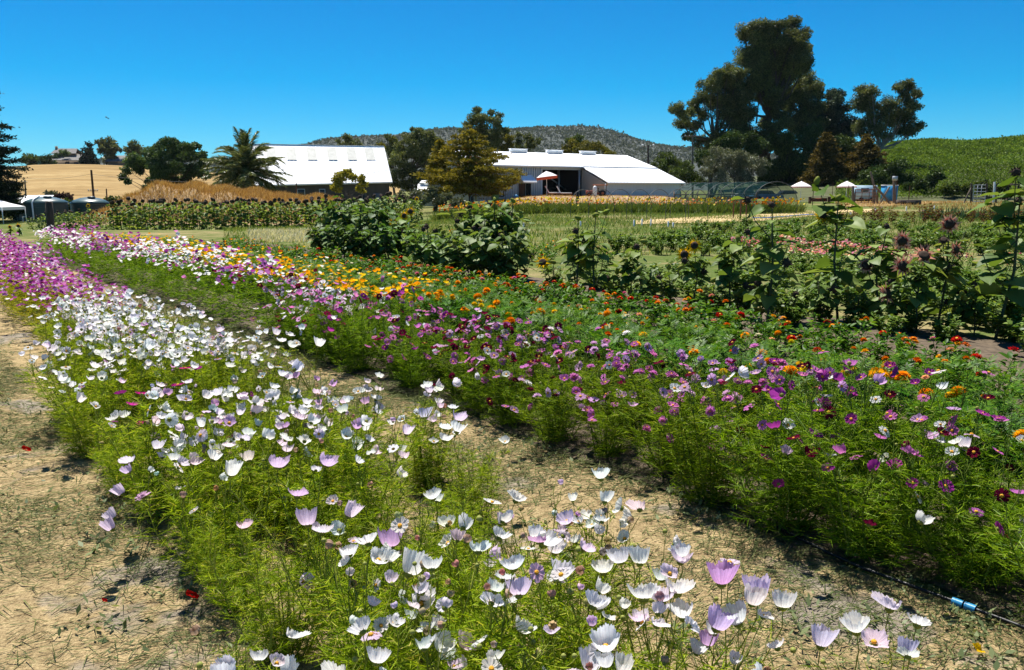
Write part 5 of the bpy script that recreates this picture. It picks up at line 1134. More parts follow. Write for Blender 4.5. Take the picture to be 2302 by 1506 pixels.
ROW2 = [(2.35, 24, [(PURP, 3), (MAUVE, 2.5), (WHITE, 5), (MAROON, 2.2), (LILAC, 1)], [('open', 6), ('cup', 1.5), ('bud', 1.5)], 1.12, (.60, .76, .66)),
        (3.9, 28, [(PINK, 2), (MAUVE, 5), (LILAC, 4), (MAROON, 1.2), (WHITE, .5)], [('open', 3), ('double', 4), ('bud', 2)], 1.12, (.66, .76, .66)),
        (5.3, 30, [(MAROON, 5), (MAUVE, 3), (LILAC, 2.5), (PINK, 1), (WHITE, .6)], [('open', 5), ('double', 2), ('bud', 1.5)], 1.12, (.60, .74, .66)),
        (7.0, 26, [(PINK, 2), (MAUVE, 3), (MAROON, 2), (WHITE, 1.5), (PURP, 2)], [('open', 5), ('cup', 1), ('bud', 1)], 1.15, (.60, .78, .66)),
        (99, 28, [(WHITE, 4), (LILAC, 3), (PINK, 2), (MAROON, 1)], [('open', 5)], 1.15, (.58, .76, .66))]
def zone(tab, s):
    for z in tab:
        if s < z[0]: return z
def row_plants(tab, cols, s0, s1, sp, rowname, colnames, seed, far_at, far_kind, hf=1.0, sgap=None):
    r = R0(seed)
    for ci, oc in enumerate(cols):
        s = s0 + r.uniform(0, .2); k = 0; cnt = {}
        while s < s1:
            step = sp * (1 if s < 9 else 1.25); o_ = oc + r.normal() * .07; o_ = o_ if tab is ROW2 else o_ + (1.55 - .55 * (oc - 1.05) - 1.05) * float(sstep(4.6, 9, s)) * .85 + .45 * float(sstep(10, 20, s)); P = OS(o_, s)
            s_here = s; s += step * r.uniform(.85, 1.15)
            if P[1] < .9 or abs(P[0]) > .72 * P[1] + .5: continue
            if sgap and sgap(o_, s_here): continue
            k += 1
            z = zone(tab, s_here); hs = z[4] * r.uniform(.9, 1.08) * (1 + .09 * math.sin(s_here * 2.9 + oc * 2)) * (hf if tab is ROW1 else hf - .26 * float(sstep(1.7, 3.1, s_here)) + .10 * float(sstep(5.5, 9, s_here))); g = rowname[1]
            loc = (P[0], P[1], float(gz(P[0], P[1])))
            if s_here > far_at:
                fk = far_kind(s_here, o_, r); lst = FAR[fk]; o = obj("cosmos_plant", lst[int(r.integers(0, len(lst)))], None, loc, None, hs, z[5]); o.rotation_euler = (0, 0, r.random() * 6.28)
                cnt[fk] = cnt.get(fk, 0) + 1
                tag(o, f"{ {'purple': 'purple-crowded', 'white': 'white-flowered', 'mixed': 'white and pink mixed', 'lilac': 'lilac and white'}[fk] } cosmos, {ordn(k)} along the {colnames[ci]}, far end", "cosmos plant", g); continue
            fm, sm, tips = PROTO[int(r.integers(0, len(PROTO)))]; rz = r.random() * 6.28
            root = thing("cosmos_plant", "", "cosmos plant", loc, rz, g, hs)
            obj("foliage", fm, root, color=z[5]); obj("stems", sm, root, color=z[5])
            Ri = np.array(Matrix.Rotation(-rz, 3, 'Z')); cols_used = {}; n = int(np.clip(z[1] * r.uniform(.7, 1.3), 2, 64)); ids = r.permutation(len(tips))[:n]; near = P[1] < 4.3
            for j in ids:
                e, d = tips[j]; kd = pick(r, z[3]); col = pick(r, z[2]); wd = WORD[col]
                if kd in ('cup', 'half'): dv = unit(np.array((.12, .28, .8)) + r.normal(size=3) * .34)
                elif kd in ('open', 'double'): dv = unit(np.array((.0, -.12, .75)) + r.normal(size=3) * .48)
                else: dv = unit(np.array((0, 0, 1.)) + r.normal(size=3) * .5)
                c = vary(r, col, .05) if kd != 'withered' else vary(r, BEIGE if r.random() < .7 else BLUSH, .15)
                if kd not in ('bud', 'withered'): cols_used[wd] = cols_used.get(wd, 0) + 1
                e = np.asarray(e) + (0, 0, r.uniform(-.02, .05))
                if tab is ROW2 and oc < 3.6 and r.random() < .45: e = e * (.8, .8, r.uniform(.55, .98)) + Ri @ np.array((-.777, -.63, 0)) * r.uniform(.04, .2)
                add_flower(root, e, Ri @ dv, kd, c, r, near, (r.uniform(.62, 1.1) if tab is ROW1 else r.uniform(.85, 1.15)) * (1 if kd != 'bud' else r.uniform(.8, 1.3)) / hs)
            top = sorted(cols_used, key=lambda q: -cols_used[q])[:2]; cw = "-and-".join(top) if top else "green budding"
            root['label'] = f"{cw} cosmos plant, {ordn(k)} from the near end, on the {colnames[ci]}"
def farkind1(s, o, r):
    if 15.5 < s < 19 and o < 1.6 and r.random() < .8: return 'white'
    return 'purple' if r.random() < .9 else 'lilac'
def farkind2(s, o, r):
    return ('mixed' if s < 15 else 'purple') if r.random() < .75 else ('lilac' if s < 12 else 'white')
g1, g2 = "cosmos plants of the pale row by the straw path", "cosmos plants of the pink and purple row"
row_plants(ROW1, [1.05, 1.42, 1.78], .7, 23.5, .40, ("the path-side row", g1), ["pale row's straw-path edge", "pale row's middle", "pale row's bare-gap side"], 31, 9.3, farkind1, sgap=lambda o, s: s < 1.75 and o > 1.55)
row_plants(ROW1, [.68], .9, 2.1, .36, ("the path-side row", g1), ["pale row's path corner"], 34, 9.3, farkind1)
row_plants(ROW1, [2.15], 3.0, 23.5, .55, ("the path-side row", g1), ["pale row's gap fringe"], 32, 9.3, farkind1, .86)
row_plants(ROW2, [3.46, 3.84], .2, 23, .43, ("the pink row", g2), ["front line of the pink row", "back line of the pink row"], 33, 8.8, farkind2, 1.2)

# single long-stemmed cups standing clear of the row in the foreground
def hero(lab, base_px, fl, seed, leafy=5):
    r = R0(seed); T = [PZ(px, py, z) for px, py, z, *_ in fl]; G = PZ(*base_px, 0); root = thing("cosmos_plant", lab, "cosmos plant", G, 0, "long-stemmed cosmos standing clear of the rows"); st, A, B = MB(), [], []
    for (px, py, z, kd, col, sc, lean), p in zip(fl, T):
        d = unit(np.array((lean, .22, .8)) + r.normal(size=3) * .08); p = p - G; m = p * (.5, .5, .5) + r.normal(size=3) * (.03, .03, .02)
        st.tube([(0, 0, -.02), m * .5 + r.normal(size=3) * .01, m, p - d * .05 * sc, p - d * R_ * .3 * sc], [.003, .0026, .002, .0017, .0016], 5)
        add_flower(root, p, d, kd, vary(r, col, .03), r, True, sc * 1.2)
        for q in range(leafy):
            u = r.uniform(.15, .8); b0 = m * u * 2 if u < .5 else m + (p - m) * (u - .5) * 2; ld = unit(r.normal(size=3) * (1, 1, .3) + (0, 0, .4)); l = r.uniform(.05, .1); A.append(b0); B.append(b0 + ld * l)
            for h in range(7):
                s0 = b0 + ld * l * (.3 + .1 * h); dd = unit(ld + r.normal(size=3) * .6); A.append(s0); B.append(s0 + dd * l * .35)
        if r.random() < .8:
            bp = m + (p - m) * .5 + r.normal(size=3) * .03; st.tube([m, (m + bp) / 2, bp], .0013, 3); add_flower(root, bp, unit(r.normal(size=3) + (0, 0, 2)), 'bud', WHITE, r, False, r.uniform(.8, 1.2))
    st.build("stems", M_stem, root); f = MB(); f.strips(np.array(A), np.array(B), .0026, .0012, r); f.build("foliage", M_feather, root)
hero("white cups on long stems nearest the bottom right corner, over the bare gap", (1960, 1640), [(1845, 1452, .40, 'cup', (.70, .66, .78), 1.05, .15), (1925, 1420, .42, 'cup', WHITE, 1.05, -.05), (2000, 1368, .45, 'cup', (.78, .74, .80), 1.1, .1), (2062, 1404, .43, 'cup', WHITE, 1.0, .25), (2035, 1468, .38, 'half', (.60, .56, .70), .9, .2)], 1)
hero("lilac cup with white cups around it, standing over the bare gap", (1620, 1600), [(1622, 1312, .55, 'cup', (.66, .36, .66), 1.15, .0), (1703, 1345, .52, 'cup', (.74, .66, .80), 1.12, .1), (1760, 1364, .5, 'half', WHITE, 1.15, .1), (1610, 1412, .47, 'cup', (.68, .56, .78), 1.1, .35), (1658, 1400, .47, 'cup', WHITE, 1.15, -.2), (1640, 1265, .5, 'open', BLUSH, .9, .1)], 2)
hero("stacked double white cup and its neighbours on thin stems over the bare gap", (1470, 1580), [(1530, 1262, .55, 'cup', (.72, .66, .78), 1.0, 0), (1531, 1250, .565, 'half', WHITE, .95, .05), (1395, 1263, .55, 'half', WHITE, 1.1, 0), (1438, 1266, .55, 'half', WHITE, 1.05, .05), (1357, 1286, .53, 'cup', WHITE, 1.0, 0), (1447, 1345, .52, 'cup', WHITE, 1.25, 0), (1488, 1350, .51, 'cup', (.76, .70, .78), 1.1, .1), (1522, 1333, .52, 'cup', WHITE, 1.2, .05), (1535, 1388, .48, 'cup', WHITE, 1.0, 0)], 3)
hero("large white cup leaning right with small open cosmos at its foot", (1230, 1480), [(1222, 1222, .55, 'cup', WHITE, 1.35, .5), (1205, 1198, .57, 'open', WHITE, .8, .2), (1187, 1235, .54, 'open', WHITE, .7, 0), (1160, 1125, .45, 'cup', WHITE, 1.1, .5), (1105, 1130, .5, 'open', WHITE, 1.0, .3)], 4)
hero("two small white cups alone on the straw of the bare gap", (1305, 1270), [(1318, 1166, .2, 'half', WHITE, .95, 0), (1288, 1125, .22, 'half', WHITE, .85, 0)], 5, 2)
hero("torn white cup above the green patch with a lilac cup behind it", (900, 1500), [(920, 1290, .55, 'half', WHITE, 1.3, .15), (878, 1228, .55, 'cup', (.70, .48, .68), 1.15, 0)], 6)
hero("mauve and white cups clustered over the feathery green patch", (700, 1380), [(668, 1115, .56, 'cup', (.68, .46, .68), 1.1, .05), (692, 1180, .53, 'cup', (.74, .60, .76), 1.1, 0), (722, 1196, .52, 'cup', (.78, .72, .80), 1.1, .15), (783, 1160, .54, 'half', (.78, .70, .80), 1.0, .3), (732, 1045, .57, 'cup', (.72, .54, .74), 1.1, .3), (625, 1050, .57, 'cup', (.72, .56, .74), 1.15, .2), (520, 1068, .56, 'half', WHITE, 1.1, 0)], 7)
hero("pink-tinged cosmos leaning out low over the straw path", (360, 1170), [(322, 1118, .33, 'double', (.66, .44, .62), 1.05, -.3), (255, 1165, .28, 'half', (.74, .62, .76), .95, -.7), (252, 1190, .26, 'half', (.74, .62, .76), .95, -.6), (292, 1040, .40, 'cup', (.72, .60, .74), 1.0, -.4), (290, 1062, .38, 'half', (.72, .6, .74), .9, -.4), (275, 1110, .35, 'half', (.76, .70, .78), .9, -.6)], 8)
hero("magenta open cosmos at the straw-path edge below the white patch", (320, 960), [(272, 885, .50, 'open', (.20, .02, .13), 1.0, -.1), (318, 886, .50, 'open', MAG, .95, .0), (298, 911, .46, 'open', (.55, .04, .30), .95, .1), (400, 866, .55, 'open', (.36, .02, .18), 1.1, 0), (417, 828, .55, 'open', MAG, 1.0, 0), (440, 830, .55, 'open', (.24, .03, .18), 1.0, .1)], 9)
hero("white cups on tall stalks leaning over the gap beside the green row", (700, 880), [(716, 778, .56, 'cup', WHITE, 1.1, .3), (620, 752, .58, 'half', WHITE, 1.1, .3), (648, 754, .57, 'cup', WHITE, 1.0, .2), (655, 780, .54, 'cup', WHITE, 1.05, .2), (683, 764, .5, 'bud', WHITE, 1.5, 0), (632, 768, .56, 'cup', WHITE, .9, .1)], 10)
hero("lilac and white cups fanning out above the bare gap by the pink row", (990, 1080), [(955, 938, .55, 'half', (.74, .64, .80), 1.15, -.1), (1002, 965, .53, 'cup', WHITE, 1.15, .1), (1030, 945, .54, 'cup', (.74, .66, .80), 1.15, .2), (1027, 970, .52, 'cup', WHITE, 1.1, .3), (1000, 990, .5, 'cup', WHITE, 1.0, .1)], 11)

# ------------------------------------------------------------------ marigolds, zinnias and leafy beds
M_leafA = leaf_mat("marigold_leaf", [(0, (.025, .085, .004)), (.6, (.07, .175, .008)), (1, (.18, .30, .02))], trans=.35, gloss=.04, tint=True)
M_leafB = leaf_mat("bean_leaf", [(0, (.05, .115, .014)), (.6, (.12, .21, .03)), (1, (.26, .36, .07))], trans=.35, gloss=.06, tint=True)
def bush_mb(seed, H, R, n, ll, lw, nbr=9):
    r = R0(seed); b = MB(); st = MB(); P, D = [], []
    tips = []
    for i in range(nbr):
        a = 6.283 * i / nbr + r.normal() * .4; e = np.array((math.cos(a) * R * r.uniform(.2, 1), math.sin(a) * R * r.uniform(.2, 1), H * r.uniform(.75, 1.05))); st.tube([(0, 0, 0), e * (.6, .6, .45), e], [.006, .004, .002], 4); tips.append((e, unit(e + (0, 0, H))))
    nb = n // nbr
    for e, _ in tips:
        u = r.random((nb, 1)) ** .6; c = np.where(u < .5, e * (1.2, 1.2, .9) * u, e * (.6, .6, .45) + (e - e * (.6, .6, .45)) * (u - .5) * 2)
        a = r.random(nb) * 6.283; d = unit(np.stack([np.cos(a), np.sin(a), r.uniform(-.2, .9, nb)], 1)); P.append(c + d * .02); D.append(d)
    P, D = np.concatenate(P), np.concatenate(D); L = ll * r.uniform(.6, 1.3, (len(P), 1)); W = unit(np.cross(D, (0, 0, 1)) + r.normal(size=D.shape) * .3); N = unit(np.cross(W, D))
    b.folded(P, D * L, W * L * lw, N * L * .25, .35)
    return b, st, tips
def compound_mb(seed, H, R, n):           # marigold: ferny leaves of narrow leaflets
    r = R0(seed); b, st, tips = MB(), MB(), []; A, U, W = [], [], []
    for i in range(9):
        a = 6.283 * i / 9 + r.normal() * .4; e = np.array((math.cos(a) * R * r.uniform(.2, 1), math.sin(a) * R * r.uniform(.2, 1), H * r.uniform(.78, 1.05))); st.tube([(0, 0, 0), e * (.6, .6, .45), e], [.006, .004, .002], 4); tips.append((e, unit(e + (0, 0, H))))
        for k in range(n // 9):
            u = r.random() ** .6; p = e * (u, u, u * (.75 + .25 * u)); az = r.random() * 6.283; d = unit(np.array((math.cos(az), math.sin(az), r.uniform(-.1, .8)))); l = r.uniform(.06, .11); sd_ = unit(np.cross(d, (0, 0, 1)) + r.normal(size=3) * .2)
            for q in range(9):
                v = .25 + .75 * (q // 2 + 1) / 5; sg = (1 if q % 2 else -1) if q < 8 else 0; dd = unit(d * .7 + sd_ * sg * .75 + (0, 0, -.1)); A.append(p + d * l * v * (1 if q < 8 else .9)); U.append(dd * l * .42); W.append(unit(np.cross(dd, np.cross(d, sd_))) * l * .055)
    b.cards(A, U, W); return b, st, tips
BED = {}
def bed_proto(nm, builder, args, mat, nflow, stops, RR, nv=3):
    near, far = [], []
    for i in range(nv):
        f, s, tp = builder(900 + i * 7 + len(BED) * 50, *args); near.append((f.mesh("foliage", mat), s.mesh("stems", M_stem), tp))
        r = R0(950 + i + len(BED) * 9); b = MB(); b.merge(f, np.eye(4), 0)
        for q in range(nflow):
            e, d = tp[int(r.integers(0, len(tp)))]; e = np.asarray(e) + r.normal(size=3) * (.06, .06, .02) + (0, 0, .03); dd = unit(np.array((0, -.25, 1)) + r.normal(size=3) * .35); b.merge(bowl(RR * r.uniform(.7, 1.2), r), np.array(Matrix.Translation(e.tolist()) @ quat_to(dd).to_matrix().to_4x4()), 1)
        far.append(b.mesh(nm, [mat, petal_mat(f"{nm}_mix{i}", .3, stops)]))
    BED[nm] = (near, far)
bed_proto("marigold_plant", compound_mb, (.45, .28, 330), M_leafA, 8, [(0, ORG), (.4, YEL), (.74, DORG), (.85, CREAM), (.93, MAROON)], .030)
bed_proto("yellow_marigold_plant", compound_mb, (.42, .28, 300), M_leafA, 18, [(0, YEL), (.5, ORG), (.9, DORG)], .036)
bed_proto("zinnia_plant", bush_mb, (.42, .25, 330, .065, .27), M_leafA, 4, [(0, RED), (.2, DORG), (.42, ORG), (.6, YEL), (.88, SALM)], .028)
bed_proto("bean_plant", bush_mb, (.52, .40, 520, .085, .38), M_leafB, 0, [(0, WHITE)], .02)
bed_proto("snapdragon_plant", bush_mb, (.42, .28, 260, .06, .2), M_leafB, 40, [(0, (.62, .18, .16)), (.35, SALM), (.6, (.60, .22, .30)), (.8, (.42, .10, .10)), (.92, CREAM)], .029)
def bed_row(nm, cat, o_, s0, s1, sp, seed, far_y, kinds, nfl, labf, grp, hs=(1, 1), tint=(1, 1, 1), jit=.12):
    r = R0(seed); s = s0; k = 0
    while s < s1:
        P = OS(o_ + r.normal() * jit, s); s += sp * r.uniform(.8, 1.2)
        if abs(P[0]) > .70 * P[1] + .3 or P[1] < 1: continue
        k += 1
        loc = (P[0], P[1], float(gz(P[0], P[1]))); sc = r.uniform(.9, 1.12) * r.uniform(*hs); rz = r.random() * 6.28; tn = vary(r, tint, .06)
        near, far = BED[nm]
        if P[1] > far_y:
            o = obj(nm, far[int(r.integers(0, len(far)))], None, loc, None, sc, tn); o.rotation_euler = (0, 0, rz); tag(o, labf(k), cat, grp); continue
        fm, sm, tips = near[int(r.integers(0, len(near)))]; root = thing(nm, labf(k), cat, loc, rz, grp, sc); obj("foliage", fm, root, color=tn); obj("stems", sm, root)
        for j in r.permutation(len(tips))[:max(0, int(r.poisson(nfl)))]:
            e, d = tips[j]; kd, col, sz = pick(r, kinds); add_flower(root, np.asarray(e) + (0, 0, r.uniform(.01, .06)), unit(np.array((0, -.1, 1)) + r.normal(size=3) * .28), kd, vary(r, col, .08), r, False, sz * r.uniform(.8, 1.15) / sc)
mk = [(('marigold', ORG, 1.3), 3), (('marigold', YEL, 1.05), 1.4), (('small_marigold', DORG, 1.0), 1.2)]
mk2 = [(('marigold', YEL, 1.05), 1.6), (('marigold', ORG, 1.2), 1.4), (('small_marigold', YEL, 1.0), 2), (('small_marigold', ORG, 1.0), 2), (('zinnia', CREAM, .8), .6), (('zinnia', SALM, .9), .8), (('small_marigold', DORG, 1.0), 2)]
zk = [(('zinnia', RED, 1.1), 3), (('zinnia', DORG, 1.0), 3), (('zinnia', ORG, .9), 1.5), (('zinnia', SALM, .9), .6), (('zinnia', (.66, .12, .26), 1.0), .4)]
ga = "marigolds in the bed behind the pink row"
bed_row("marigold_plant", "marigold", 4.5, 1.2, 7.2, .36, 41, 9, mk, 2.6, lambda k: f"leafy orange marigold plant directly behind the pink row, {ordn(k)} from the right edge", ga, (1.15, 1.3), (.75, .9, .9))
bed_row("yellow_marigold_plant", "marigold", 4.62, 7.2, 23, .34, 42, 7, mk, 3, lambda k: f"orange and yellow marigold crowding the far half of the bed, {ordn(k)} along it", ga, (1.0, 1.15))
bed_row("marigold_plant", "marigold", 5.05, 1.6, 22.5, .38, 43, 10, mk2, 2, lambda k: f"small-flowered orange marigold in the second marigold line, {ordn(k)} from the right edge", ga, (1.0, 1.2))
bed_row("marigold_plant", "marigold", 5.55, 1.9, 22, .42, 44, 10, mk2, 2.4, lambda k: f"mixed yellow and rust marigold in the third marigold line, {ordn(k)} from the right edge", ga, (.95, 1.15))
gb = "zinnias in front of the sunflowers"
bed_row("zinnia_plant", "zinnia", 6.1, 2.2, 22, .42, 45, 16, zk, 1.6, lambda k: f"red and orange zinnia in the front zinnia line, {ordn(k)} from the right edge", gb, (.9, 1.1))
bed_row("zinnia_plant", "zinnia", 6.65, 2.5, 21, .40, 46, 16, zk, 2.6, lambda k: f"bright red zinnia in the middle zinnia line, {ordn(k)} from the right edge", gb, (.9, 1.1))
bed_row("zinnia_plant", "zinnia", 7.15, 2.8, 20, .42, 47, 16, zk, 3, lambda k: f"red zinnia at the sunflowers' feet, {ordn(k)} from the right edge", gb, (.85, 1.05))
gd = "leafy bean plants between the sunflowers and the pink flowers"
for q, oo in enumerate((8.8, 9.6, 10.4, 11.3, 12.2, 13.2, 14.3)):
    bed_row("bean_plant", "bean plant", oo, -6 + .7 * q, 9.5, .46 if q < 3 else .58, 50 + q, 0, [], 0, lambda k, q=q: f"leafy green bean plant in the {ordn(q + 1)} bean line behind the sunflowers, {ordn(k)} from the right", gd, (.42, .66) if q < 2 else (.55, .85), (1.2, 1.2, 1.0), .25)
ge = "pink and salmon snapdragons behind the bean rows"
for q, oo in enumerate((15.3, 16.0, 16.8)):
    bed_row("snapdragon_plant", "snapdragon", oo, -8, 11, .62, 60 + q, 15.5, [(('small_marigold', SALM, .9), 2), (('small_marigold', (.60, .22, .30), .9), 1)], 6, lambda k, q=q: f"salmon-pink snapdragon in the {('front', 'middle', 'back')[q]} snapdragon line, {ordn(k)} from the right", ge, (.9, 1.2), (.9, 1, .9), .2)
# low crop rows at the right, running across the view
gf = "low green crop plants at the far right"
def cross_row(nm, cat, y, x0, x1, sp, seed, labf, grp, hs, tint, jy=.35):
    r = R0(seed); x = x0; k = 0
    while x < x1:
        k += 1; o = obj(nm, BED[nm][1][int(r.integers(0, 3))], None, (x, y + r.normal() * jy, float(gz(x, y))), None, r.uniform(*hs), vary(r, tint, .12)); o.rotation_euler = (0, 0, r.random() * 6.28); tag(o, labf(k), cat, grp); x += sp * r.uniform(.75, 1.25)
for q, (y, sp) in enumerate(((20.6, .6), (22, .6), (24, .62), (26.5, .66), (29.5, .7), (33, .75))):
    cross_row("bean_plant", "crop plant", y, .10 * y + q, .70 * y, sp, 170 + q, lambda k, q=q: f"low green crop plant in the {ordn(q + 1)} cross row behind the snapdragons, {ordn(k)} from the left", gf, (.6, 1.0), (.95, 1.0, 1.0))
bed_proto("amaranth_plant", bush_mb, (.62, .26, 130, .09, .3), leaf_mat("red_amaranth_leaf", [(0, (.04, .010, .010)), (.35, (.11, .03, .015)), (.6, (.12, .10, .02)), (1, (.20, .20, .03))], trans=.35, gloss=.03, tint=True), 0, [(0, RED)], .02)
for q, y in enumerate((37.5, 39)):
    cross_row("amaranth_plant", "amaranth", y, .41 * y, .70 * y, .62, 80 + q, lambda k, q=q: f"red-brown and lime amaranth plant in the {('front', 'back')[q]} red-leaved line, {ordn(k)} from the left", "red-leaved amaranth plants at the right", (.95, 1.5), (1, 1, 1))
def iris(seed):
    r = R0(seed); b = MB(); n = 26; P = np.stack([r.normal(size=n) * .16, r.normal(size=n) * .12, 0 * r.random(n)], 1); b.bent(P, np.stack([r.normal(size=n) * .18, r.normal(size=n) * .18, np.ones(n)], 1), r.uniform(.5, 1.0, n) * .8, .12, .07, r); return b
M_iris = leaf_mat("iris_leaf", [(0, (.03, .07, .03)), (1, (.09, .15, .07))], trans=.3, gloss=.06)
im = [iris(i).mesh("iris_clump", M_iris) for i in range(3)]; r = R0(90)
for i in range(34):
    px = 2080 + i * 7.2; y = 44 + r.normal() * .5; o = obj("iris_clump", im[i % 3], None, at(px, 470, y), None, r.uniform(.8, 1.15)); o.rotation_euler = (0, 0, r.random() * 6); tag(o, f"upright sword-leaved iris clump behind the red-leaved row, {ordn(i + 1)} from the left", "iris", "iris clumps before the bare strip")
# daylilies
M_lilyleaf = leaf_mat("daylily_leaf", [(0, (.05, .09, .015)), (.6, (.10, .15, .03)), (1, (.2, .22, .06))], trans=.35, gloss=.03)
def lily(seed, stops, nm):
    r = R0(seed); b = MB(); n = 130; P = np.stack([r.normal(size=n) * .28, r.normal(size=n) * .24, 0 * r.random(n)], 1); b.bent(P, np.stack([r.normal(size=n) * .45, r.normal(size=n) * .45, np.ones(n)], 1), r.uniform(.65, 1.1, n), .22, .05, r)
    for q in range(7):
        e = np.array((r.normal() * .36, r.normal() * .3, r.uniform(.55, 1.0))); b.strips([e * (.4, .4, 0)], [e], .012, .01, r); b.merge(bowl(r.uniform(.065, .105), r), np.array(Matrix.Translation(e.tolist()) @ quat_to(unit(r.normal(size=3) + (0, -.6, .8))).to_matrix().to_4x4()), 1)
    return b.mesh("daylily_clump", [M_lilyleaf, petal_mat("daylily_" + nm, .35, stops)])
LY = [lily(1, [(0, YEL), (.6, (.80, .66, .12)), (.85, ORG)], "yellow"), lily(2, [(0, ORG), (.4, DORG), (.7, YEL), (.9, (.35, .05, .03))], "orange"), lily(3, [(0, (.80, .62, .14)), (.35, YEL), (.7, SALM), (.85, DORG)], "apricot"), lily(4, [(0, (.35, .05, .03)), (.4, DORG), (.7, SALM)], "rust")]
r = R0(91); k = 0
for ln, (y, p0, p1) in enumerate(((55, 985, 1800), (58, 1010, 1800), (61, 1040, 1790), (64.5, 1080, 1780))):
    px = p0
    while px < p1:
        k += 1; w = [.45, .2, .25, .1] if 1130 < px < 1300 else ([.1, .4, .2, .3] if px < 1130 or px > 1560 else [.2, .25, .45, .1]); ci = int(r.choice(4, p=w)); P = at(px, 470, y + r.normal() * .4); o = obj("daylily_clump", LY[ci], None, P, None, r.uniform(.85, 1.1)); o.rotation_euler = (0, 0, r.random() * 6); px += 27 * r.uniform(.8, 1.2)
        tag(o, f"{('yellow', 'orange', 'apricot', 'rust-red')[ci]} daylily clump in the {('front', 'second', 'third', 'back')[ln]} lily line, {ordn(int((px - p0) / 27))} from the left", "daylily", "daylily clumps below the low barn")

# ------------------------------------------------------------------ sunflowers
M_sunleaf = leaf_mat("sunflower_leaf", [(0, (.075, .14, .022)), (.6, (.16, .24, .05)), (1, (.30, .38, .11))], trans=.36, gloss=.06, rough=.5, tint=True, tcol=(1.2, 1.15, .5))
M_sunstem = solid("sunflower_stem", (.075, .09, .04), .8, .35, 12)
M_dryhead = solid("dried_seed_head", (.06, .038, .024), .95, .5, 40)
M_bicol = petal_mat("bicolour_ray", .3)
def heart_leaf(b, P, D, L, r, m=0):
    D = unit(D); W = unit(np.cross(D, (0, 0, 1)) + r.normal(size=3) * .25); N = unit(np.cross(W, D)); w = L * r.uniform(.38, .48)
    prof = [(0, 0), (-.10, .45), (.10, .92), (.35, 1.0), (.62, .70), (.85, .28), (1, 0)]; V = []; dr = r.uniform(.25, .7); cup = r.uniform(.1, .35)
    for t, q in prof:
        for s_ in (-1, -.5, 0, .5, 1):
            V.append(P + D * L * t + W * w * q * s_ + N * (cup * w * q * abs(s_) - dr * L * max(0, t) ** 2 * .6 + .03 * L * math.sin(t * 9 + s_ * 5)))
    b.add(V, [(i * 5 + j, i * 5 + j + 1, i * 5 + j + 6, i * 5 + j + 5) for i in range(6) for j in range(4)], m)
def sun_proto(seed, H, nl, L0, branches, heads, bare=.0, low=False):
    r = R0(seed); st, fo = MB(), MB(); lean = r.normal(size=2) * .05; top = np.array((lean[0], lean[1], H)); ax_ = [np.array((0, 0, -.03)), top * .5 + (r.normal() * .02, r.normal() * .02, 0), top]; ax_[1] = ax_[1] + (r.normal() * .05, r.normal() * .05, 0); st.tube(ax_, [.014 * H ** .5, .011 * H ** .5, .006], 7); hp = []
    lines = [(lambda t: top * t, H, bare)]
    for k in range(branches):
        t0 = r.uniform(.03, .6) if low else r.uniform(.25, .85); a = r.random() * 6.28; L = H * (r.uniform(.4, .75) if low else r.uniform(.25, .5)); s0 = top * t0; e = s0 + np.array((math.cos(a) * .5, math.sin(a) * .5, .75)) * L; st.tube([s0, (s0 + e) / 2 + np.array((math.cos(a), math.sin(a), -.3)) * .04, e], [.007, .006, .004], 5); lines.append((lambda t, s0=s0, e=e: s0 + (e - s0) * t, L, 0)); hp.append((e, np.array((math.cos(a), math.sin(a), .5))))
    hp = [(top, np.array((.3, -.6, .3)))] + hp; tot = sum(l for _, l, _ in lines)
    for fn, l, b0 in lines:
        for k in range(max(3, int(nl * l / tot))):
            t = r.uniform(max(.05, b0), 1.0); p = fn(t); a = r.random() * 6.28; d = np.array((math.cos(a), math.sin(a), r.uniform(.05, .5))); pl = r.uniform(.04, .10); q = p + unit(d) * pl; st.tube([p, q], [.003, .0025], 3, cap=False); heart_leaf(fo, q, d * (1, 1, .4) + (0, 0, r.uniform(-.5, .1)), L0 * r.uniform(.55, 1.15) * (1.1 - .4 * t), r)
    return fo.mesh("foliage", M_sunleaf, True), st.mesh("stem", M_sunstem, True), hp, heads
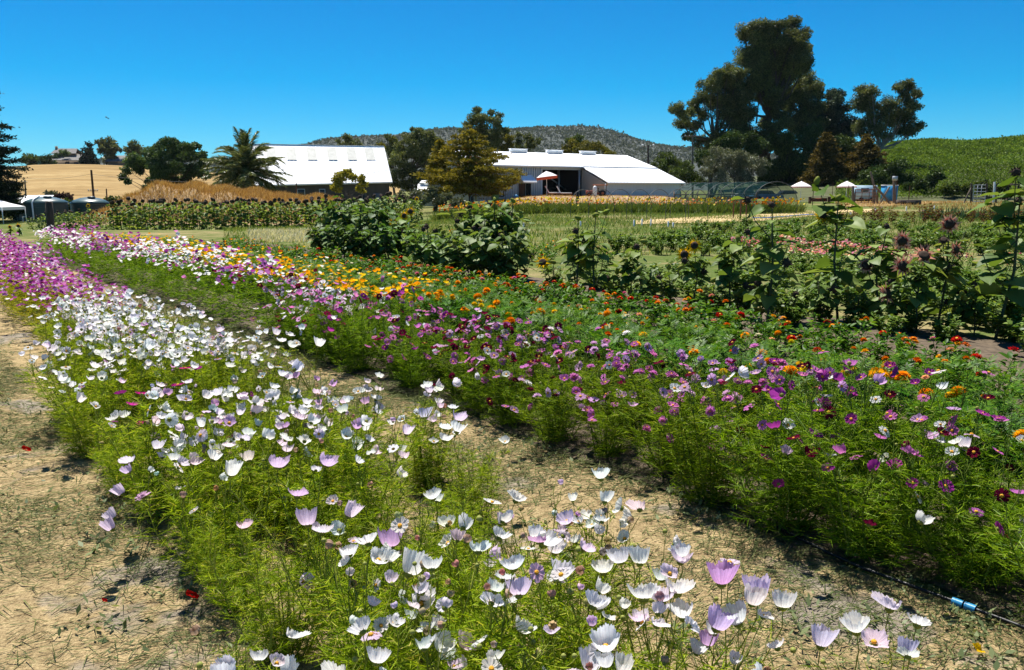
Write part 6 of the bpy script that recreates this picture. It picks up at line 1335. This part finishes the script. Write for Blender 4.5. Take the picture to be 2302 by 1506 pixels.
def head_meshes():
    out = {}
    b = MB(); b.lathe([(.01, -.035), (.03, -.022), (.038, .0), (.033, .012), (.02, .016), (.001, .014)], 18); r = R0(3)
    for q in range(26):
        a = q * .2417 + r.normal() * .05; d = np.array((math.cos(a), math.sin(a), 0)); s_ = np.array((-d[1], d[0], 0)) * .012; e = d * r.uniform(.045, .065) + (0, 0, r.uniform(-.05, .03)); b.add([d * .034 - s_, d * .034 + s_, e + r.normal(size=3) * .01], [(0, 1, 2)])
    out['dry'] = b.mesh("flower_head", M_dryhead)
    def rays(inner, nm, R=.098, n=22):
        b = MB(); b.lathe([(.01, -.03), (.04, -.022), (.045, 0), (.04, .012), (.02, .018), (.001, .015)], 18, 1); r = R0(4)
        for q in range(n):
            a = q * 6.283 / n + r.normal() * .06; d = np.array((math.cos(a), math.sin(a), 0)); s_ = np.array((-d[1], d[0], 0)); L = R * r.uniform(.85, 1.1); z = r.normal() * .010
            b.add([d * .04 - s_ * .006, d * .04 + s_ * .006, d * L * .52 + s_ * .011 + (0, 0, z), d * L * .52 - s_ * .011 + (0, 0, z)], [(0, 1, 2, 3)], 2); b.add([d * L * .52 + s_ * .011 + (0, 0, z), d * L * .52 - s_ * .011 + (0, 0, z), d * L + (0, 0, z * 2)], [(0, 1, 2)], 0)
        return b.mesh("flower_head", [M_bicol, M_dryhead, inner])
    out['bicolour'] = rays(leaf_mat("maroon_ray_base", [(0, (.20, .035, .03)), (1, (.26, .05, .04))], trans=.4, gloss=0, tcol=(1, 1, 1)), "bicolour"); out['yellow'] = rays(leaf_mat("yellow_ray_base", [(0, (.75, .40, .01)), (1, (.8, .46, .02))], trans=.35, gloss=0), "yellow")
    b = MB(); b.lathe([(.005, -.05), (.028, -.04), (.036, 0), (.022, .04), (.004, .055)], 12); out['bud'] = b.mesh("flower_head", M_calyx, True)
    return out
HEAD = head_meshes()
SUN = [sun_proto(1, 1.42, 36, .29, 4, 3), sun_proto(2, 1.30, 52, .24, 6, 4), sun_proto(3, .90, 70, .21, 10, 3, 0, True), sun_proto(4, .80, 75, .20, 12, 3, 0, True), sun_proto(5, 1.12, 62, .22, 7, 4), sun_proto(6, 1.5, 34, .32, 4, 3)]
gs = "sunflower plants behind the zinnias"
def sunflower(lab, P, k, sc, hk, r, tint=(1, 1, 1), rz=None, up=0):
    fm, sm, hp, nh = SUN[k]; rz = r.random() * 6.28 if rz is None else rz; root = thing("sunflower_plant", lab, "sunflower", P, rz, gs, sc); obj("foliage", fm, root, color=vary(r, tint, .07)); obj("stem", sm, root); Ri = np.array(Matrix.Rotation(-rz, 3, 'Z'))
    for e, d in hp[:nh]:
        kd = pick(r, hk); col = (.86, .42, .26) if kd == 'bicolour' else YEL
        obj("flower_head", HEAD[kd], root, np.asarray(e) + (0, 0, .02), quat_to(Ri @ unit(np.array((r.normal() * .4, -1.2 if kd != 'bud' else 0, .4 + up)) + r.normal(size=3) * .2), r.random() * 6), r.uniform(.85, 1.1) / sc * (1.3 if kd in ('bicolour', 'yellow') else 1), col)
r = R0(120); D_, BC, YL = [('dry', 1.2), ('bud', 3)], [('bicolour', 4), ('dry', 1.5)], [('yellow', 2), ('bud', 2), ('dry', 1)]
sunflower("tall dark-headed sunflower with a bare lower stem, left of the bicoloured ones", PZ(1722, 742, 0), 0, 1.02, [('dry', 1)], r, rz=.4)
sunflower("tall slender sunflower with an orange-yellow head, in line with the right parasol", PZ(1884, 725, 0), 5, 1.02, YL, r, (1, 1, 1), 2.0)
sunflower("tallest sunflower, broad-leaved and dark-topped, near the right edge", PZ(2236, 765, 0), 5, 1.06, [('dry', 3), ('bud', 1)], r, rz=4.0)
sunflower("second tall stalk beside the tallest sunflower at the right edge", PZ(2268, 735, 0), 0, 1.05, [('dry', 1)], r, rz=1.0)
sunflower("sunflower with the cluster of maroon and pink ringed heads", PZ(1975, 735, 0), 1, .92, BC, r, rz=2.2)
sunflower("sunflower with two maroon ringed heads at the right of the cluster", PZ(2105, 745, 0), 1, .95, BC, r, rz=.5)
sunflower("lower sunflower bearing one ringed maroon head facing the camera", PZ(2060, 755, 0), 4, .8, BC, r, rz=3.2)
for i, (px, py, k, sc, hk, lb) in enumerate([(1292, 690, 1, 1.0, D_, "bushy sunflower with pale dried heads behind the red zinnias"), (1340, 695, 0, .95, D_, "tall thin sunflower with nodding dark head among bushy ones"), (1300, 670, 2, 1.0, D_, "leafy sunflower clump at the middle of the sunflower line"), (1240, 668, 3, .85, YL, "low leafy sunflower left of the middle clump"), (1420, 695, 4, .8, D_, "sunflower with a single upright brown bud right of the middle clump"), (1385, 690, 3, .8, D_, "broad low sunflower right of the thin one"), (1500, 700, 3, .95, D_, "low sunflower with large pale leaves left of the pale-headed one"), (1555, 700, 1, .72, YL, "sunflower with a small yellow head among the bean leaves"), (1640, 715, 4, .95, D_, "sunflower with pale straw-coloured dry heads left of the tall dark one"), (1600, 712, 3, .75, D_, "leafy sunflower at the foot of the straw-coloured heads"), (1672, 720, 3, .7, D_, "short leafy sunflower just left of the tall dark one"), (1780, 730, 3, .8, D_, "low broad-leaved sunflower right of the tall dark one"), (1850, 735, 2, .85, D_, "leafy sunflower beneath the slender tall one"), (1920, 738, 3, .75, D_, "low sunflower under the ringed maroon heads"), (2010, 748, 2, .82, BC, "leafy sunflower with drooping ringed head in the cluster"), (2150, 752, 3, .75, D_, "low leafy sunflower left of the tallest one"), (2190, 756, 2, .8, D_, "shaded leafy sunflower close to the tallest stalk"), (2290, 750, 2, 1.0, D_, "leafy sunflower cut by the right edge"), (1450, 700, 2, .8, D_, "leafy sunflower between the brown bud and the big pale leaves"), (1715, 735, 2, .75, D_, "leafy skirt of sunflower at the tall dark stalk's foot")]):
    sunflower(lb, PZ(px, py, 0), k, sc * (.78 if k in (2, 3) else .95), hk, r, (1.2, 1.15, 1.1) if i % 3 else (1.4, 1.3, 1.25))
for i, (px, py, k, sc) in enumerate(sorted([(1060, 630, 1, 1.05), (1110, 640, 4, 1.2), (1150, 640, 1, 1.1), (1085, 622, 2, 1.2), (1030, 630, 3, 1.2), (990, 622, 3, 1.15), (960, 612, 3, 1.1), (930, 606, 4, .8), (905, 598, 4, .95), (1130, 625, 3, 1.3), (1165, 632, 4, .9), (950, 622, 3, 1.1), (985, 632, 3, 1.1), (1020, 640, 2, 1.0), (1055, 646, 3, 1.2), (1090, 650, 2, 1.1), (1125, 654, 3, 1.1), (1160, 650, 2, 1.1), (1060, 628, 2, 1.45), (1100, 632, 2, 1.5), (1140, 634, 2, 1.45)], key=lambda q: q[0])):
    sunflower(f"leafy sunflower in the bright leafy clump left of centre, {ordn(i + 1)} from its left side", PZ(px, py, 0), k, sc, D_ if k != 4 or px > 920 else [('yellow', 1)], r, (.8, .9, 1.0))
for i, (px, py, k, sc) in enumerate(sorted([(740, 580, 1, 1.0), (775, 585, 4, 1.15), (810, 588, 1, 1.0), (845, 590, 4, 1.1), (870, 592, 3, 1.2), (760, 572, 2, 1.3), (800, 575, 4, 1.2), (830, 580, 2, 1.35), (725, 572, 3, 1.2), (860, 582, 1, .95), (735, 592, 3, 1.15), (768, 598, 2, 1.0), (800, 600, 3, 1.2), (835, 604, 3, 1.1), (868, 606, 2, 1.0), (890, 600, 3, 1.1), (752, 585, 2, 1.4), (785, 588, 2, 1.45), (820, 592, 2, 1.4), (850, 594, 2, 1.35)], key=lambda q: q[0])):
    sunflower(f"dark dense sunflower in the thicket behind the orange marigolds, {ordn(i + 1)} from its left side", PZ(px, py, 0), k, sc, [('bud', 1)], r, (.62, .72, .8))
# the far field of dark-headed sunflowers
def far_sun(seed, H, nl, L):
    r = R0(seed); b = MB(); b.tube([(0, 0, -.05), (r.normal() * .03, r.normal() * .03, H * .5), (r.normal() * .06, r.normal() * .06, H)], [.02, .016, .01], 5, 1); P, D = [], []
    t = r.uniform(.03, .95, nl); a = r.random(nl) * 6.28; d = unit(np.stack([np.cos(a), np.sin(a), r.uniform(-.7, .25, nl)], 1)); Lh = L * r.uniform(.6, 1.2, (nl, 1)); p = np.stack([np.zeros(nl), np.zeros(nl), t * H], 1) + d * (1, 1, .3) * .1
    w = unit(np.cross(d, (0, 0, 1)) + r.normal(size=d.shape) * .2); b.folded(p, d * Lh, w * Lh * .42, unit(np.cross(w, d)) * Lh * .2, .4, 0)
    for q in range(int(r.integers(1, 3))):
        M = np.array(Matrix.Translation((r.normal() * .07, r.normal() * .07, H + r.uniform(-.05, .08))) @ quat_to(unit(np.array((r.normal() * .4, -.7, -.2)))).to_matrix().to_4x4()); b.lathe([(.02, -.06), (.09, -.03), (.11, .02), (.08, .05), (.001, .04)], 10, 2, M=M)
    return b.mesh("sunflower_plant", [M_sunleaf, M_sunstem, M_dryhead])
FS = [far_sun(i, 1.5 + .1 * (i % 3), 46, .27) for i in range(5)]
r = R0(130); k = 0
for ln, y in enumerate((45, 46.3, 47.6)):
    px = 300 if ln == 0 else 255
    while px < (955 if ln else 940):
        k += 1; P = at(px, 500, y + r.normal() * .2); sc = r.uniform(.9, 1.1) * (1 if px < 880 else .9); o = obj("sunflower_plant", FS[int(r.integers(0, 5))], None, P, None, sc, vary(r, (1.05, 1.0, .85), .1)); o.rotation_euler = (0, 0, r.random() * 6.28); px += 17.5 * r.uniform(.8, 1.2)
        tag(o, f"dark-headed sunflower in the {('front', 'middle', 'back')[ln]} line of the far field, {ordn(int((px - 255) / 17.5))} from the left", "sunflower", "far field of dark-headed sunflowers")
i = 0
for y, p0, p1, sp in ((50, 66, 330, 17), (52, 72, 330, 17), (54, 90, 330, 16)):
    px = p0; i = 0
    while px < p1:
        i += 1; P = at(px, 500, y + r.normal() * .3); o = obj("sunflower_plant", FS[int(r.integers(0, 5))], None, P, None, r.uniform(.58, .72) * (.85 if px < 100 else 1.1), vary(r, (1, 1.05, .9), .1)); o.rotation_euler = (0, 0, r.random() * 6.28); px += sp * r.uniform(.8, 1.2)
        tag(o, f"leafy sunflower behind the far purple cosmos in the line at the {('front', 'middle', 'back')[(50, 52, 54).index(y)]}, {ordn(i)} from left", "sunflower", "sunflowers behind the purple cosmos")
def bright_head(lab, px, py, y, sc):
    P = PY(px, py, y); G = np.array((P[0], P[1], float(gz(P[0], P[1])))); root = thing("sunflower_plant", lab, "sunflower", G, 0, "blooming yellow sunflowers standing out"); b = MB(); b.tube([(0, 0, 0), P - G - (0, -.03, .02)], [.018, .01], 6); b.build("stem", M_sunstem, root); obj("flower_head", HEAD['yellow'], root, P - G, quat_to((.1, -1, .15)), sc, YEL)
    f = MB(); q = R0(int(px)); h = P[2] - G[2]
    for u in range(7): a = q.random() * 6.28; heart_leaf(f, np.array((0, 0, h * q.uniform(.3, .9))), np.array((math.cos(a), math.sin(a), -.2)), .2, q)
    f.build("foliage", M_sunleaf, root)
bright_head("orange-yellow sunflower head against the farther dark water tank", 198, 462, 40, 1.3); bright_head("bright yellow sunflower at the far field's right end", 937, 447, 44, 1.5); bright_head("small yellow sunflower above the dry mound's right part", 404, 456, 44, 1.0)
bright_head("orange bloom low behind the purple cosmos, nearest the left edge", 22, 510, 29, 1.0); bright_head("round orange bloom behind the purple cosmos beside the post", 41, 508, 29, 1.3)
# dry chamomile patch and mixed flowers behind the marigold bed
tufts("dry_chamomile", "pale cream drift of dried chamomile in the field's left centre", lm("dry_chamomile_flower", (.45, .40, .24), (.62, .58, .42), (.75, .72, .6), trans=.3, gloss=0), 9000, (-12, -5), (25, 31.5), gz, .32, 314, .03, lambda x, y, r: (x > -.33 * y) & (x < -.235 * y))
for q, (oo, nm, lb) in enumerate(((11.2, "zinnia_plant", "mixed red zinnia"), (12.2, "zinnia_plant", "mixed orange zinnia"))):
    bed_row(nm, "zinnia", oo, 11.5, 22, .62, 95 + q, 0, [], 0, lambda k, lb=lb, q=q: f"{lb} far behind the marigold bed, {ordn(k)} in its line", "far zinnias left of the dark thicket", (.8, 1.05), (1, 1, 1), .4)

# ------------------------------------------------------------------ straw, weeds, fallen petals, drip hose
def in_path(o, s): return (o < .95) | ((o > 2.1) & (o < 3.42))
r = R0(200)
def os_scatter(n, o0, o1, s0, s1):
    o, s = r.uniform(o0, o1, n), r.uniform(s0, s1, n); x, y = o * .777 - s * .63, o * .63 + s * .777; k = (y > 1.2) & (np.abs(x) < .70 * y + .3) & (r.random(n) < np.clip(6.5 / y, .12, 1) ** 1.3); return o[k], s[k], x[k], y[k]
M_strawb = lm("straw_blade", (.40, .265, .12), (.68, .52, .27), (.86, .75, .50), trans=.3, gloss=.02)
o_, s_, x, y = os_scatter(480000, -6, 3.5, -2, 17); k = in_path(o_, s_) | (r.random(len(x)) < .12); dens = np.sin(x * 2.3 + y * 1.1) + np.sin(y * 3.1 - x * 1.3) + r.normal(size=len(x)) * .9; k &= dens > -1.1; x, y = x[k], y[k]
a = r.normal(size=len(x)) * .8 + .35; L = r.uniform(.03, .15, len(x)) * np.clip(.5 + y / 9, .6, 1.4); z = r.uniform(.016, .03, len(x)); A = np.stack([x, y, z], 1); b = MB()
b.bent(A, np.stack([np.cos(a), np.sin(a), r.normal(size=len(x)) * .07 + .03], 1), L, .04, r.uniform(.0024, .0056, len(x)) * np.clip(.6 + y / 6, .8, 2.2), r, flat=True); stuff_mesh(b, "straw", M_strawb, "loose dry straw strewn over the path and the gap between the rows")
M_weed = lm("path_weed", (.07, .10, .04), (.14, .18, .075), (.24, .28, .13), trans=.3, gloss=.03)
PP, DD, LL = [], [], []
o_, s_, x, y = os_scatter(2600, -6, 3.35, -1.5, 18)
for oo, ss, xx, yy in zip(o_, s_, x, y):
    if not (oo < 1.0 or 2.15 < oo < 3.35) or r.random() > (.13 if oo < .3 else .4): continue
    R = r.uniform(.03, .10) if r.random() < .7 else r.uniform(.1, .26); m = int(25 + 1500 * R * R * r.uniform(.4, 1)); dd = r.normal(size=(m, 2)) * R * (1.3, .8)
    PP.append(np.stack([xx + dd[:, 0], yy + dd[:, 1], np.full(m, .01) + r.random(m) * .02], 1)); aa = r.random(m) * 6.28; DD.append(np.stack([np.cos(aa), np.sin(aa), r.uniform(.1, 1.1, m)], 1)); LL.append(np.full(m, r.uniform(.018, .045)))
P, D, L = np.concatenate(PP), unit(np.concatenate(DD)), np.concatenate(LL)[:, None] * r.uniform(.5, 1.3, (sum(map(len, LL)), 1)); W = unit(np.cross(D, (0, 0, 1)) + r.normal(size=D.shape) * .3) * L * .22
b.cards(P, D * L, W); stuff_mesh(b, "weeds", M_weed, "low grey-green weeds creeping over the straw")
tufts("path_grass", "thin half-dry grass blades standing in the straw", lm("path_grass_blade", (.16, .20, .07), (.32, .32, .13), (.52, .44, .24), trans=.4, gloss=0), 2200, (-9, 2.5), (1.5, 15), lambda x, y: 0 * x, .085, 315, .004, lambda x, y, r: in_path(.777 * x + .63 * y, 0) & (x > -.7 * y) & (np.sin(x * 2.1) * np.sin(y * 1.3 + x) + r.normal(size=len(x)) * .4 > .1), lean=(.5, .5))
for i, (px, py, sz, col, lb) in enumerate(((60, 1014, .028, RED, "red fallen petal on the straw path near the left edge"), (431, 1343, .026, RED, "red fallen petal on the straw beside the near cosmos"), (2194, 1465, .028, YEL, "yellow fallen petal on the bare soil at the bottom right"), (236, 1356, .012, RED, "tiny dark red petal scrap on the path's lower left"))):
    b = MB(); b.merge(cup_petals(300 + i, sz, .35, .9, 30, 3), np.eye(4)); o = obj("fallen_petal", b.mesh("fallen_petal", M_petal, True), None, PZ(px, py, .03) + (0, 0, .012), Quaternion((1, .2, .3, 0)).normalized(), (1, .6, 1), col); tag(o, lb, "petal")
A = OS(3.2, -1.2); pts = [OS(3.2 + .02 * math.sin(q * 1.7) + .25 * max(0, q - 1.6), q) - A for q in np.linspace(-1.2, 3, 24)]; Az = np.array((A[0], A[1], .03)); hs_ = thing("drip_hose", "black irrigation hose with two blue couplings along the pink row's foot", "hose", Az); b = MB(); b.tube([(p[0], p[1], .0) for p in pts], .0085, 6); b.build("hose", solid("black_hose", (.012, .012, .012), .4), hs_, True)
Mb = solid("blue_coupling", (.03, .22, .42), .35, .1)
for px, py in ((2136, 1368), (2163, 1380)):
    G = PZ(px, py, .03); s_ = -G[0] * .63 + G[1] * .777; p0, p1 = OS(3.2 + .02 * math.sin((s_ - .02) * 1.7), s_ - .02), OS(3.2 + .02 * math.sin((s_ + .02) * 1.7), s_ + .02); b = MB(); b.tube([(p0[0] - A[0], p0[1] - A[1], 0), (p1[0] - A[0], p1[1] - A[1], 0)], .016, 10); b.build("coupling", Mb, hs_)

# ------------------------------------------------------------------ the air
m, n, l, out = new_mat("summer_haze")
pv = n.new("ShaderNodeVolumePrincipled"); pv.inputs['Color'].default_value = (.80, .90, 1, 1); pv.inputs['Density'].default_value = .000035; pv.inputs['Anisotropy'].default_value = .2
l.new(pv.outputs[0], out.inputs['Volume'])
b = MB(); b.box((0, 1900, 78), (6400, 4000, 166)); kind(b.build("haze", m), 'stuff', "thin blue summer haze over the far hills")
